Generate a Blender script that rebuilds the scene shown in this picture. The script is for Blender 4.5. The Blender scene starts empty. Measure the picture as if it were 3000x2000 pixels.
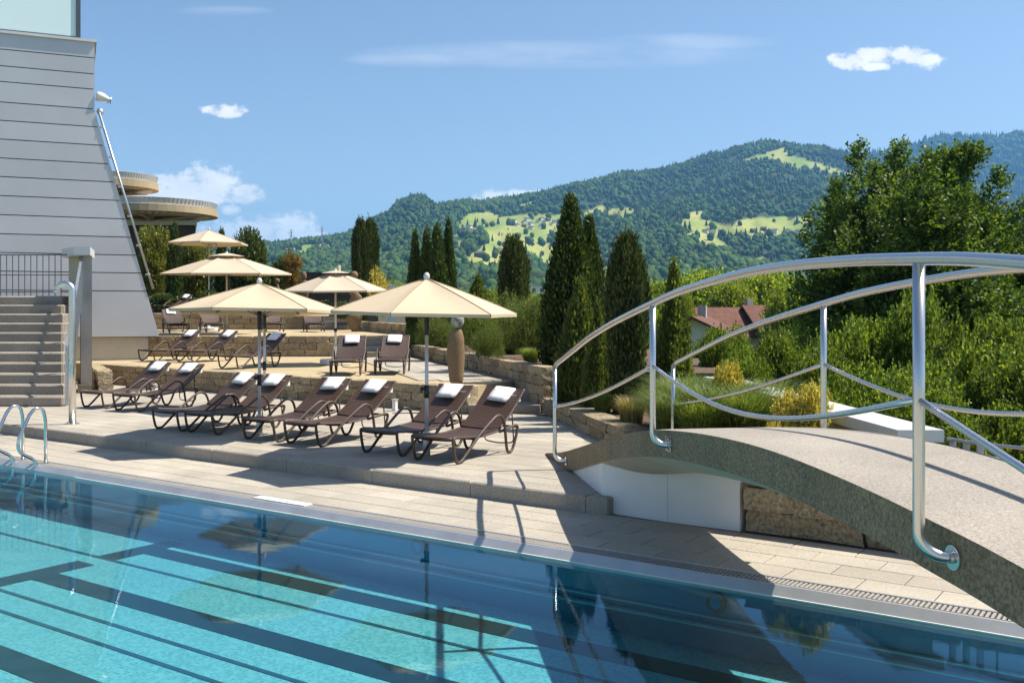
import bpy, bmesh, math, random
import numpy as np
from mathutils import Vector, Matrix

random.seed(7)
rng = np.random.default_rng(7)
scene = bpy.context.scene
col = scene.collection

# ------------------------------------------------------------------ camera, sky, sun, exposure
FPX, HZ, CAMH = 2900.0, 910.0, 2.05            # focal length (px of a 3000 px wide frame), horizon row, eye height
PHI = math.radians(34.92)
RX, RY = math.cos(PHI), math.sin(PHI)          # camera right in the ground plane (x runs along the pool edge)
FX, FY = -math.sin(PHI), math.cos(PHI)         # camera forward

cam_d = bpy.data.cameras.new('camera'); cam = bpy.data.objects.new('camera', cam_d); col.objects.link(cam)
cam.location = (0, 0, CAMH); cam.rotation_euler = (math.radians(90), 0, PHI)
cam_d.sensor_width = 36.0; cam_d.lens = FPX * 36.0 / 3000.0
cam_d.shift_y = -(1000 - HZ) / 3000.0
cam_d.clip_start = 0.1; cam_d.clip_end = 60000
scene.camera = cam

SUN = Vector((0.624 * RX + 0.09 * FX, 0.624 * RY + 0.09 * FY, 1.0)).normalized()
sun_d = bpy.data.lights.new('sun', 'SUN'); sun = bpy.data.objects.new('sun', sun_d); col.objects.link(sun)
sun_d.energy = 5.0; sun_d.angle = math.radians(0.5); sun_d.color = (1.0, 0.93, 0.82)
sun.rotation_euler = SUN.to_track_quat('Z', 'Y').to_euler(); sun.location = (0, 0, 60)

world = bpy.data.worlds.new('World'); scene.world = world; world.use_nodes = True
wn, wl = world.node_tree.nodes, world.node_tree.links
wn.clear()

def build_world():
    out = wn.new('ShaderNodeOutputWorld')
    sky = wn.new('ShaderNodeTexSky'); sky.sky_type = 'NISHITA'; sky.sun_disc = False
    sky.sun_elevation = math.asin(SUN.z); sky.sun_rotation = math.atan2(SUN.x, SUN.y)
    sky.altitude = 400; sky.air_density = 1.0; sky.dust_density = 1.3; sky.ozone_density = 1.6
    bg = wn.new('ShaderNodeBackground'); bg.inputs['Strength'].default_value = 0.088
    wl.new(sky.outputs[0], bg.inputs['Color'])
    tc = wn.new('ShaderNodeTexCoord')

    def M(op, a, b=None, c=None, clamp=False):
        n = wn.new('ShaderNodeMath'); n.operation = op; n.use_clamp = clamp
        for i, x in enumerate((a, b, c)):
            if x is None: continue
            if isinstance(x, (int, float)): n.inputs[i].default_value = x
            else: wl.new(x, n.inputs[i])
        return n.outputs[0]

    def dot(vec):
        n = wn.new('ShaderNodeVectorMath'); n.operation = 'DOT_PRODUCT'
        wl.new(tc.outputs['Generated'], n.inputs[0]); n.inputs[1].default_value = vec
        return n.outputs['Value']
    dF, dR, dU = dot((FX, FY, 0)), dot((RX, RY, 0)), dot((0, 0, 1))
    front = M('GREATER_THAN', dF, 0.05)
    dFc = M('MAXIMUM', dF, 0.05)
    a, b = M('DIVIDE', dR, dFc), M('DIVIDE', dU, dFc)
    comb = wn.new('ShaderNodeCombineXYZ'); wl.new(a, comb.inputs[0]); wl.new(b, comb.inputs[1])

    def noise(scale, detail, rough, off=0.0, stretch=(1, 1, 1)):
        mp = wn.new('ShaderNodeMapping'); mp.inputs['Scale'].default_value = stretch; mp.inputs['Location'].default_value = (off, off * .7, 0)
        wl.new(comb.outputs[0], mp.inputs['Vector'])
        n = wn.new('ShaderNodeTexNoise'); n.inputs['Scale'].default_value = scale
        n.inputs['Detail'].default_value = detail; n.inputs['Roughness'].default_value = rough
        wl.new(mp.outputs[0], n.inputs['Vector'])
        return n.outputs['Fac']
    n1 = noise(62, 10, 0.64, 3.1, (1, 1.25, 1))

    def blob(u, v, ru, rv):
        da = M('DIVIDE', M('SUBTRACT', a, (u - 1500) / FPX), ru / FPX)
        db = M('DIVIDE', M('SUBTRACT', b, (HZ - v) / FPX), rv / FPX)
        return M('SUBTRACT', 1.0, M('ADD', M('MULTIPLY', da, da), M('MULTIPLY', db, db)))
    dense = None
    for q in [(2490, 178, 62, 24), (2560, 160, 60, 28), (2660, 162, 62, 26), (2715, 178, 46, 24), (2560, 195, 40, 14),
              (652, 322, 62, 17), (668, 330, 44, 14),
              (520, 555, 150, 52), (610, 545, 100, 58), (712, 568, 54, 30), (470, 580, 90, 30), (580, 575, 130, 30), (676, 616, 26, 18),
              (760, 690, 150, 52), (850, 668, 90, 42), (660, 690, 90, 34), (905, 695, 55, 28),
              (1440, 582, 52, 26), (1515, 575, 36, 20), (1575, 568, 36, 12),
              (-500, 480, 150, 50), (-820, 620, 220, 70), (3500, 330, 170, 40), (3900, 210, 130, 34)]:
        x = blob(*q)
        dense = x if dense is None else M('MAXIMUM', dense, x)
    dense = M('MAXIMUM', dense, -1.5)
    dm = M('ADD', dense, M('MULTIPLY', M('SUBTRACT', n1, 0.47), 5.0))
    mr = wn.new('ShaderNodeMapRange'); mr.interpolation_type = 'SMOOTHSTEP'
    wl.new(dm, mr.inputs[0]); mr.inputs[1].default_value = -0.35; mr.inputs[2].default_value = 1.05
    mr.inputs[3].default_value = 0; mr.inputs[4].default_value = 0.93
    # high thin streaks
    n2 = noise(7, 8, 0.6, 1.7, (1, 5, 1))
    thin = None
    for q in [(1650, 160, 640, 46), (2000, 125, 300, 30), (1250, 175, 260, 26), (660, 32, 150, 16)]:
        x = blob(*q)
        thin = x if thin is None else M('MAXIMUM', thin, x)
    thin = M('MAXIMUM', thin, 0.0)
    thin = M('MULTIPLY', M('MULTIPLY', thin, M('SUBTRACT', n2, 0.28)), 0.75, clamp=True)
    cov = M('MULTIPLY', M('MAXIMUM', mr.outputs[0], thin), front)
    n3 = noise(18, 5, 0.55, 8.0)
    shade = wn.new('ShaderNodeMapRange'); wl.new(n3, shade.inputs[0])
    shade.inputs[1].default_value = 0.3; shade.inputs[2].default_value = 0.7
    shade.inputs[3].default_value = 0.62; shade.inputs[4].default_value = 0.86
    cb = wn.new('ShaderNodeBackground'); cb.inputs['Color'].default_value = (1.0, 0.985, 0.96, 1)
    wl.new(shade.outputs[0], cb.inputs['Strength'])
    mix = wn.new('ShaderNodeMixShader'); wl.new(cov, mix.inputs[0]); wl.new(bg.outputs[0], mix.inputs[1]); wl.new(cb.outputs[0], mix.inputs[2])
    wl.new(mix.outputs[0], out.inputs['Surface'])
build_world()

vs = scene.view_settings
vs.view_transform = 'Standard'; vs.look = 'None'; vs.exposure = 0.78; vs.gamma = 1.0; vs.use_curve_mapping = False
scene.render.engine = 'CYCLES'
cy = scene.cycles
cy.use_denoising = True; cy.max_bounces = 8; cy.diffuse_bounces = 3; cy.glossy_bounces = 4
cy.transmission_bounces = 4; cy.transparent_max_bounces = 12; cy.volume_bounces = 1
cy.caustics_reflective = False; cy.caustics_refractive = False; cy.sample_clamp_indirect = 6.0

# ------------------------------------------------------------------ geometry helpers
def W(lat, d, z=0.0):
    """ground point given by metres right of and in front of the viewpoint"""
    return Vector((lat * RX + d * FX, lat * RY + d * FY, z))
def G(u, v, z=0.0):
    """where the line of sight through a pixel meets the level z"""
    d = FPX * (CAMH - z) / (v - HZ)
    return W((u - 1500) / FPX * d, d, z)
def D(u, v, d):
    """point on the line of sight at depth d"""
    return W((u - 1500) / FPX * d, d, CAMH + (HZ - v) / FPX * d)
def lerp(a, b, t): return a + (b - a) * t

class MB:
    def __init__(self): self.V, self.F = [], []
    def add(self, verts, faces):
        o = len(self.V); self.V += [tuple(v) for v in verts]; self.F += [tuple(i + o for i in f) for f in faces]
        return self
    def box(self, c, s, rz=0.0, rx=None):
        x, y, z = s[0] / 2, s[1] / 2, s[2] / 2
        m = Matrix.Rotation(rz, 3, 'Z')
        if rx is not None: m = m @ rx
        P = [Vector(c) + m @ Vector((a * x, b * y, e * z)) for e in (-1, 1) for a, b in ((-1, -1), (1, -1), (1, 1), (-1, 1))]
        return self.add(P, [(3, 2, 1, 0), (4, 5, 6, 7), (0, 1, 5, 4), (1, 2, 6, 5), (2, 3, 7, 6), (3, 0, 4, 7)])
    def prism(self, pts, z0, z1):
        """plan polygon (counter-clockwise) extruded; z0 and z1 numbers or lists"""
        n = len(pts); a = z0 if hasattr(z0, '__len__') else [z0] * n; b = z1 if hasattr(z1, '__len__') else [z1] * n
        P = [(p[0], p[1], a[i]) for i, p in enumerate(pts)] + [(p[0], p[1], b[i]) for i, p in enumerate(pts)]
        F = [tuple(range(n - 1, -1, -1)), tuple(range(n, 2 * n))] + [(i, (i + 1) % n, (i + 1) % n + n, i + n) for i in range(n)]
        return self.add(P, F)
    def tube(self, pts, r, n=8, cap=True):
        pts = [Vector(p) for p in pts]; m = len(pts)
        rr = r if hasattr(r, '__len__') else [r] * m
        up = Vector((0, 0, 1)); V = []
        t0 = (pts[1] - pts[0]).normalized()
        nrm = t0.cross(up)
        if nrm.length < 1e-3: nrm = t0.cross(Vector((1, 0, 0)))
        nrm.normalize()
        for i in range(m):
            t = (pts[min(i + 1, m - 1)] - pts[max(i - 1, 0)]).normalized()
            nrm = (nrm - t * nrm.dot(t)).normalized(); bn = t.cross(nrm)
            for k in range(n):
                a = 2 * math.pi * k / n
                V.append(pts[i] + (nrm * math.cos(a) + bn * math.sin(a)) * rr[i])
        F = [(i * n + k, i * n + (k + 1) % n, (i + 1) * n + (k + 1) % n, (i + 1) * n + k) for i in range(m - 1) for k in range(n)]
        if cap: F += [tuple(range(n - 1, -1, -1)), tuple(range((m - 1) * n, m * n))]
        return self.add(V, F)
    def lathe(self, prof, n=16, c=(0, 0, 0)):
        V = []; m = len(prof)
        for r, z in prof:
            for k in range(n):
                a = 2 * math.pi * k / n
                V.append((c[0] + r * math.cos(a), c[1] + r * math.sin(a), c[2] + z))
        F = [(i * n + k, i * n + (k + 1) % n, (i + 1) * n + (k + 1) % n, (i + 1) * n + k) for i in range(m - 1) for k in range(n)]
        F += [tuple(range(n - 1, -1, -1)), tuple(range((m - 1) * n, m * n))]
        return self.add(V, F)
    def grid(self, fn, nu, nv):
        V = [fn(i / nu, j / nv) for i in range(nu + 1) for j in range(nv + 1)]
        F = [(i * (nv + 1) + j, (i + 1) * (nv + 1) + j, (i + 1) * (nv + 1) + j + 1, i * (nv + 1) + j + 1) for i in range(nu) for j in range(nv)]
        return self.add(V, F)
    def mesh(self, name, mat, smooth=False, org=None):
        me = bpy.data.meshes.new(name)
        V = self.V if org is None else [(v[0] - org[0], v[1] - org[1], v[2] - org[2]) for v in self.V]
        me.from_pydata(V, [], self.F); me.validate(); me.update()
        bm = bmesh.new(); bm.from_mesh(me); bmesh.ops.recalc_face_normals(bm, faces=bm.faces); bm.to_mesh(me); bm.free()
        if mat: me.materials.append(mat)
        if smooth: me.polygons.foreach_set('use_smooth', [True] * len(me.polygons))
        return me
    def build(self, name, mat, parent=None, smooth=False, world=False, bevel=0.0):
        org = parent.location if (world and parent) else None
        me = self.mesh(name, mat, smooth, org)
        if bevel:
            bm = bmesh.new(); bm.from_mesh(me)
            bmesh.ops.bevel(bm, geom=bm.edges[:], offset=bevel, segments=1, affect='EDGES', clamp_overlap=True)
            bm.to_mesh(me); bm.free()
        return link(name, me, parent)

def link(name, me, parent=None):
    o = bpy.data.objects.new(name, me); col.objects.link(o)
    if parent is not None: o.parent = parent
    return o
def tag(o, label=None, cat=None, group=None, kind=None):
    if label: o['label'] = label
    if cat: o['category'] = cat
    if group: o['group'] = group
    if kind: o['kind'] = kind
    return o
def thing(name, label, cat, loc=(0, 0, 0), rz=0.0, group=None):
    o = bpy.data.objects.new(name, None); col.objects.link(o); o.empty_display_size = 0.2
    o.location = loc; o.rotation_euler = (0, 0, rz)
    return tag(o, label, cat, group)
def copy_tree(o, parent=None):
    kids = [c for c in KIDS.get(o.name, [])] if o.name in KIDS else list(o.children)
    c = o.copy(); col.objects.link(c); c.parent = parent
    for k in kids: copy_tree(k, c)
    return c
KIDS = {}
def smooth_path(pts, n=6, closed=False):
    P = [Vector(p) for p in pts]; out = []
    for i in range(len(P) - 1):
        a, b, c, d = P[max(i - 1, 0)], P[i], P[i + 1], P[min(i + 2, len(P) - 1)]
        for k in range(n):
            t = k / n
            out.append(0.5 * ((2 * b) + (c - a) * t + (2 * a - 5 * b + 4 * c - d) * t * t + (3 * b - a - 3 * c + d) * t ** 3))
    return out + [P[-1]]
def round_path(pts, r=0.06, n=5):
    """polyline with rounded corners"""
    P = [Vector(p) for p in pts]; out = [P[0]]
    for i in range(1, len(P) - 1):
        a, b, c = P[i - 1], P[i], P[i + 1]
        q = min(r, (a - b).length * .49, (c - b).length * .49)
        s, e = b + (a - b).normalized() * q, b + (c - b).normalized() * q
        for k in range(n + 1):
            t = k / n
            out.append(s * (1 - t) ** 2 + b * 2 * t * (1 - t) + e * t * t)
    return out + [P[-1]]

def vn(x, y, s=0):
    """value noise in [0,1], numpy"""
    x = np.asarray(x, float); y = np.asarray(y, float)
    xi, yi = np.floor(x), np.floor(y); fx, fy = x - xi, y - yi
    fx = fx * fx * (3 - 2 * fx); fy = fy * fy * (3 - 2 * fy)
    def h(a, b):
        q = np.sin(a * 127.1 + b * 311.7 + s * 74.7) * 43758.5453
        return q - np.floor(q)
    return (h(xi, yi) * (1 - fx) + h(xi + 1, yi) * fx) * (1 - fy) + (h(xi, yi + 1) * (1 - fx) + h(xi + 1, yi + 1) * fx) * fy
def fbm(x, y, s=0, o=4):
    r = 0; a = 0.5
    for i in range(o): r = r + a * vn(x * 2 ** i, y * 2 ** i, s + i); a *= 0.5
    return r
def np_mesh(name, V, F, mat, smooth=False, colors=None):
    """V (n,3), F (m,k) arrays"""
    me = bpy.data.meshes.new(name); k = F.shape[1]
    me.vertices.add(len(V)); me.vertices.foreach_set('co', V.astype(np.float32).ravel())
    me.loops.add(F.size); me.loops.foreach_set('vertex_index', F.astype(np.int32).ravel())
    me.polygons.add(len(F)); me.polygons.foreach_set('loop_start', np.arange(0, F.size, k, dtype=np.int32))
    me.polygons.foreach_set('loop_total', np.full(len(F), k, dtype=np.int32))
    if smooth: me.polygons.foreach_set('use_smooth', np.ones(len(F), bool))
    me.update(calc_edges=True)
    if colors is not None:
        at = me.color_attributes.new('Col', 'FLOAT_COLOR', 'POINT')
        c = np.ones((len(V), 4), np.float32); c[:, :3] = colors
        at.data.foreach_set('color', c.ravel())
    if mat: me.materials.append(mat)
    return me

# ------------------------------------------------------------------ materials
def mat_new(name):
    m = bpy.data.materials.new(name); m.use_nodes = True
    nt = m.node_tree; nt.nodes.clear()
    out = nt.nodes.new('ShaderNodeOutputMaterial')
    return m, nt, out
class N:
    """small node helper"""
    def __init__(s, nt): s.nt = nt
    def new(s, t, **kw):
        n = s.nt.nodes.new(t)
        for k, v in kw.items(): setattr(n, k, v)
        return n
    def l(s, a, b): s.nt.links.new(a, b)
    def coord(s, kind='Object', scale=(1, 1, 1), rot=(0, 0, 0)):
        t = s.new('ShaderNodeTexCoord'); m = s.new('ShaderNodeMapping')
        m.inputs['Scale'].default_value = scale; m.inputs['Rotation'].default_value = rot
        s.l(t.outputs[kind], m.inputs['Vector']); return m.outputs[0]
    def world(s, scale=(1, 1, 1)):
        g = s.new('ShaderNodeNewGeometry'); m = s.new('ShaderNodeMapping'); m.inputs['Scale'].default_value = scale
        s.l(g.outputs['Position'], m.inputs['Vector']); return m.outputs[0]
    def noise(s, vec, scale, detail=4, rough=.55):
        n = s.new('ShaderNodeTexNoise'); n.inputs['Scale'].default_value = scale
        n.inputs['Detail'].default_value = detail; n.inputs['Roughness'].default_value = rough
        if vec is not None: s.l(vec, n.inputs['Vector'])
        return n.outputs['Fac']
    def ramp(s, fac, stops):
        r = s.new('ShaderNodeValToRGB'); e = r.color_ramp.elements
        while len(e) < len(stops): e.new(0.5)
        for i, (p, c) in enumerate(stops): e[i].position = p; e[i].color = (*c, 1)
        s.l(fac, r.inputs[0]); return r.outputs[0]
    def math(s, op, a, b=None):
        n = s.new('ShaderNodeMath', operation=op)
        for i, x in enumerate((a, b)):
            if x is None: continue
            if isinstance(x, (int, float)): n.inputs[i].default_value = x
            else: s.l(x, n.inputs[i])
        return n.outputs[0]
    def mix(s, fac, a, b, mode='MIX'):
        n = s.new('ShaderNodeMix', data_type='RGBA', blend_type=mode)
        for i, x in ((0, fac), (6, a), (7, b)):
            if isinstance(x, (int, float)): n.inputs[i].default_value = x
            elif isinstance(x, tuple): n.inputs[i].default_value = (*x, 1)
            else: s.l(x, n.inputs[i])
        return n.outputs[2]
    def bump(s, h, strength=.3, dist=.01):
        b = s.new('ShaderNodeBump'); b.inputs['Strength'].default_value = strength; b.inputs['Distance'].default_value = dist
        s.l(h, b.inputs['Height']); return b.outputs[0]
    def bsdf(s, base, rough=.7, metal=0.0, normal=None, spec=None):
        p = s.new('ShaderNodeBsdfPrincipled')
        if isinstance(base, tuple): p.inputs['Base Color'].default_value = (*base, 1)
        else: s.l(base, p.inputs['Base Color'])
        if isinstance(rough, (int, float)): p.inputs['Roughness'].default_value = rough
        else: s.l(rough, p.inputs['Roughness'])
        p.inputs['Metallic'].default_value = metal
        if spec is not None: p.inputs['Specular IOR Level'].default_value = spec
        if normal is not None: s.l(normal, p.inputs['Normal'])
        return p

def m_speckle(name, c0, c1, c2, scale=60, rough=.85, bump=.25, per_obj=.12, big=1.2, wd=.006):
    """granular stone or concrete: fine grain, broad stains, a slightly different tone for each piece"""
    m, nt, out = mat_new(name); n = N(nt)
    w = n.world()
    f = n.noise(w, scale, 3, .7); b = n.noise(w, big, 5, .6)
    c = n.ramp(f, [(.3, c0), (.5, c1), (.72, c2)])
    c = n.mix(.55, c, n.ramp(b, [(.3, (.62, .6, .57)), (.7, (1.12, 1.1, 1.06))]), 'MULTIPLY')
    oi = n.new('ShaderNodeObjectInfo')
    k = n.math('ADD', n.math('MULTIPLY', oi.outputs['Random'], per_obj * 2), 1 - per_obj)
    cc = n.new('ShaderNodeCombineColor')
    for i in range(3): n.l(k, cc.inputs[i])
    c = n.mix(1.0, c, cc.outputs[0], 'MULTIPLY')
    p = n.bsdf(c, rough, 0, n.bump(f, bump, wd), .3)
    n.l(p.outputs[0], out.inputs[0]); return m
def m_plain(name, c, rough=.6, metal=0.0, var=.08, scale=3.0, bump=0.0, bs=80, spec=None, per_obj=0.0):
    m, nt, out = mat_new(name); n = N(nt)
    w = n.world(); b = n.noise(w, scale, 5, .6)
    lo = tuple(x * (1 - var) for x in c); hi = tuple(min(1, x * (1 + var)) for x in c)
    cc = n.ramp(b, [(.3, lo), (.7, hi)])
    if per_obj:
        oi = n.new('ShaderNodeObjectInfo'); k = n.math('ADD', n.math('MULTIPLY', oi.outputs['Random'], per_obj * 2), 1 - per_obj)
        q = n.new('ShaderNodeCombineColor')
        for i in range(3): n.l(k, q.inputs[i])
        cc = n.mix(1.0, cc, q.outputs[0], 'MULTIPLY')
    nm = n.bump(n.noise(w, bs, 3), bump, .004) if bump else None
    p = n.bsdf(cc, rough, metal, nm, spec); n.l(p.outputs[0], out.inputs[0]); return m
def m_steel(name, c=(.68, .66, .63), rough=.27):
    m, nt, out = mat_new(name); n = N(nt)
    cc = n.ramp(n.noise(n.world(), .9, 2), [(.3, tuple(x * .93 for x in c)), (.7, tuple(min(1, x * 1.05) for x in c))])
    p = n.bsdf(cc, rough, 1.0); n.l(p.outputs[0], out.inputs[0]); return m
def m_leaf(name, dark, mid, light, trans=.35, rough=.5):
    m, nt, out = mat_new(name); n = N(nt)
    g = n.new('ShaderNodeNewGeometry')
    oi = n.new('ShaderNodeObjectInfo')
    c = n.ramp(g.outputs['Random Per Island'], [(.0, dark), (.5, mid), (1.0, light)])
    k = n.math('ADD', n.math('MULTIPLY', oi.outputs['Random'], .35), .82)
    q = n.new('ShaderNodeCombineColor')
    for i in range(3): n.l(k, q.inputs[i])
    c = n.mix(1.0, c, q.outputs[0], 'MULTIPLY')
    c = n.mix(.5, c, n.ramp(n.noise(n.world(), 1.6, 3), [(.3, (.72, .74, .7)), (.7, (1.25, 1.22, 1.1))]), 'MULTIPLY')
    p = n.bsdf(c, rough, 0, None, .35)
    t = n.new('ShaderNodeBsdfTranslucent')
    n.l(n.mix(1.0, c, (1.5, 1.45, .7), 'MULTIPLY'), t.inputs['Color'])
    mx = n.new('ShaderNodeMixShader'); mx.inputs[0].default_value = trans
    n.l(p.outputs[0], mx.inputs[1]); n.l(t.outputs[0], mx.inputs[2]); n.l(mx.outputs[0], out.inputs[0]); return m
def m_attr(name, rough=.9):
    m, nt, out = mat_new(name); n = N(nt)
    a = n.new('ShaderNodeAttribute', attribute_name='Col')
    c = n.mix(.7, a.outputs['Color'], n.ramp(n.noise(n.world(), .09, 4, .7), [(.25, (.5, .55, .5)), (.75, (1.5, 1.45, 1.35))]), 'MULTIPLY')
    p = n.bsdf(c, rough, 0, None, .1); n.l(p.outputs[0], out.inputs[0]); return m

MT = {}
MT['paver'] = m_speckle('paving_slab', (.29, .262, .215), (.395, .36, .30), (.49, .45, .385), 75, .85, .22, .09, .7)
MT['kerb'] = m_speckle('exposed_aggregate', (.20, .18, .155), (.36, .33, .28), (.52, .48, .41), 70, .9, .5, .06, 1.1, .01)
MT['joint'] = m_plain('joint_sand', (.09, .08, .065), .95, 0, .25, 6, .2)
MT['block'] = m_speckle('split_stone_block', (.16, .125, .08), (.36, .29, .19), (.54, .45, .31), 26, .93, .9, .2, 2.2, .03)
MT['sandfloor'] = m_speckle('sand_coloured_floor', (.36, .285, .165), (.43, .345, .21), (.50, .41, .255), 90, .9, .12, .02, .5)
MT['stepstone'] = m_speckle('step_stone', (.16, .14, .115), (.30, .265, .22), (.47, .42, .36), 65, .9, .4, .08, 1.0, .01)
MT['bridge_top'] = m_speckle('bridge_topping', (.22, .195, .165), (.325, .295, .255), (.43, .395, .345), 60, .9, .5, 0, .8, .012)
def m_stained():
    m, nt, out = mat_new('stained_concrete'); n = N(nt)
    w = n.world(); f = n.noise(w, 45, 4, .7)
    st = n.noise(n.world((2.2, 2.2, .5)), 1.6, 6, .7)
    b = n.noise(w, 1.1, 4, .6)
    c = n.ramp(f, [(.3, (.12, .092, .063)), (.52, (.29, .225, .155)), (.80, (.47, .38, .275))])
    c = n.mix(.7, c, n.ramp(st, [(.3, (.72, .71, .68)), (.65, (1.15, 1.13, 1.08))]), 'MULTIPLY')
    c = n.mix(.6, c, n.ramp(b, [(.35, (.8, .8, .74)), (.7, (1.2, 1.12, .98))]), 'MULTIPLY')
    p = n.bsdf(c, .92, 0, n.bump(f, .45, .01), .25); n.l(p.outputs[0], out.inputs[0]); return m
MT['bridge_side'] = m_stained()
def m_soffit():
    m, nt, out = mat_new('board_marked_concrete'); n = N(nt)
    w = n.coord('Object', (1, 1, 1), (0, 0, 0))
    wv = n.new('ShaderNodeTexWave', wave_type='BANDS', bands_direction='Y'); wv.inputs['Scale'].default_value = 9; wv.inputs['Distortion'].default_value = .6
    n.l(w, wv.inputs['Vector'])
    c = n.mix(.5, n.ramp(n.noise(n.coord('Object', (.6, 12, 1)), 2, 4), [(.3, (.40, .34, .26)), (.7, (.60, .55, .46))]), n.ramp(wv.outputs[1], [(0, (.7, .7, .66)), (.3, (1, 1, 1))]), 'MULTIPLY')
    p = n.bsdf(c, .8, 0, n.bump(wv.outputs[1], .3, .006)); n.l(p.outputs[0], out.inputs[0]); return m
MT['soffit'] = m_soffit()
MT['white_wall'] = m_plain('white_render', (.80, .79, .77), .8, 0, .06, 1.4, .1, 60)
MT['cream'] = m_plain('cream_plinth', (.55, .50, .40), .85, 0, .1, 1.2, .1, 60)
MT['concrete'] = m_plain('pale_concrete', (.40, .385, .36), .85, 0, .14, 2.0, .2, 50)
MT['zinc'] = m_plain('zinc_cladding', (.50, .50, .51), .4, .35, .07, .35, .0, 60, None, .045)
MT['zinc_dark'] = m_plain('dark_cladding_joint', (.05, .05, .05), .7)
MT['frosted'] = m_plain('frosted_glass', (.72, .88, .89), .18, 0, .05, .25)
MT['darkmetal'] = m_plain('dark_grey_metal', (.10, .115, .13), .45, .5, .1, 5)
MT['galv'] = m_plain('galvanised_steel', (.42, .44, .46), .42, .8, .15, 12)
MT['coping'] = m_plain('pale_metal_coping', (.62, .62, .60), .45, .3, .06, 1.5)
MT['steel'] = m_steel('brushed_steel')
MT['steel_dull'] = m_plain('pool_rim_steel', (.47, .465, .47), .35, .4, .1, 3)
MT['chrome'] = m_steel('polished_steel', (.75, .75, .75), .12)
MT['canvas'] = None
def m_canvas(name, c):
    m, nt, out = mat_new(name); n = N(nt)
    cc = n.ramp(n.noise(n.world(), 1.3, 4), [(.3, tuple(x * .93 for x in c)), (.7, tuple(min(1, x * 1.04) for x in c))])
    d = n.bsdf(cc, .85, 0, n.bump(n.noise(n.world(), 6, 4, .5), .25, .012), .2); t = n.new('ShaderNodeBsdfTranslucent'); n.l(n.mix(1.0, cc, (1.0, .80, .50), 'MULTIPLY'), t.inputs[0])
    mx = n.new('ShaderNodeMixShader'); mx.inputs[0].default_value = .25
    n.l(d.outputs[0], mx.inputs[1]); n.l(t.outputs[0], mx.inputs[2]); n.l(mx.outputs[0], out.inputs[0]); return m
MT['seam'] = m_canvas('stitched_seam', (.44, .35, .23))
MT['canvas'] = m_canvas('cream_canvas', (.64, .54, .385))
MT['canvas_pale'] = m_canvas('pale_beige_canvas', (.62, .54, .415))
def m_wicker(name, c0, c1):
    m, nt, out = mat_new(name); n = N(nt)
    v = n.coord('Object', (1, 1, 1))
    a = n.new('ShaderNodeTexWave', wave_type='BANDS', bands_direction='Y'); a.inputs['Scale'].default_value = 11; a.inputs['Distortion'].default_value = .4; n.l(v, a.inputs[0])
    b = n.new('ShaderNodeTexWave', wave_type='BANDS', bands_direction='X'); b.inputs['Scale'].default_value = 13; b.inputs['Distortion'].default_value = .4; n.l(v, b.inputs[0])
    h = n.math('MULTIPLY', a.outputs[1], b.outputs[1])
    oi = n.new('ShaderNodeObjectInfo')
    c = n.ramp(h, [(.0, tuple(x * .35 for x in c0)), (.35, c0), (.9, c1)])
    k = n.math('ADD', n.math('MULTIPLY', oi.outputs['Random'], .7), .65)
    q = n.new('ShaderNodeCombineColor')
    for i in range(3): n.l(k, q.inputs[i])
    c = n.mix(1.0, c, q.outputs[0], 'MULTIPLY')
    p = n.bsdf(c, .42, 0, n.bump(h, .6, .006), .5); n.l(p.outputs[0], out.inputs[0]); return m
MT['wicker'] = m_wicker('brown_wicker', (.055, .030, .021), (.21, .118, .080))
MT['rattan_tube'] = m_plain('wrapped_rattan_tube', (.075, .050, .035), .45, 0, .3, 90, .5, 160)
MT['towel'] = m_plain('white_towel', (.82, .82, .83), .95, 0, .04, 20, .5, 300)
MT['black_plastic'] = m_plain('black_plastic', (.015, .015, .016), .4)
MT['white_plastic'] = m_plain('white_plastic', (.75, .74, .70), .5)
MT['alu'] = m_plain('aluminium_pole', (.60, .61, .61), .35, .25, .06, 8)
MT['white_pole'] = m_plain('white_lacquered_pole', (.66, .63, .57), .4)
MT['sandstone'] = m_speckle('river_sandstone', (.17, .112, .06), (.235, .16, .088), (.29, .205, .12), 40, .9, .3, .05, 1.6, .01)
MT['grey_boulder'] = m_speckle('grey_green_boulder', (.10, .12, .10), (.34, .37, .32), (.50, .52, .47), 9, .8, .4, .02, 4, .02)
MT['bark'] = m_plain('bark', (.10, .075, .05), .95, 0, .3, 12, .6, 40)
MT['soil'] = m_plain('bark_mulch', (.10, .062, .035), .98, 0, .4, 14, .8, 50)
MT['thuja'] = m_leaf('thuja_green', (.020, .042, .010), (.045, .080, .018), (.11, .15, .032), .3)
MT['yew'] = m_leaf('yew_green', (.020, .036, .010), (.045, .068, .018), (.12, .145, .04), .28)
MT['juniper'] = m_leaf('juniper_green', (.05, .085, .018), (.11, .155, .034), (.22, .26, .06), .42)
MT['beech'] = m_leaf('hornbeam_green', (.045, .085, .013), (.12, .185, .026), (.27, .34, .05), .46)
MT['dark_tree'] = m_leaf('dark_tree_green', (.024, .052, .010), (.06, .11, .018), (.15, .215, .034), .45)
MT['town_tree'] = m_leaf('tree_green', (.08, .13, .016), (.19, .25, .03), (.34, .40, .05), .5)
MT['laurel'] = m_leaf('laurel_green', (.06, .08, .014), (.15, .17, .028), (.30, .28, .06), .4, .35)
MT['magnolia'] = m_leaf('magnolia_green', (.025, .045, .012), (.06, .09, .02), (.15, .17, .04), .25, .3)
MT['amber'] = m_leaf('amber_leaves', (.08, .05, .012), (.22, .14, .03), (.38, .26, .06), .4)
MT['euonymus'] = m_leaf('golden_leaves', (.22, .18, .03), (.50, .42, .07), (.72, .64, .16), .3)
MT['grass_green'] = m_leaf('ornamental_grass', (.06, .10, .02), (.14, .20, .045), (.26, .32, .09), .4)
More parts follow.
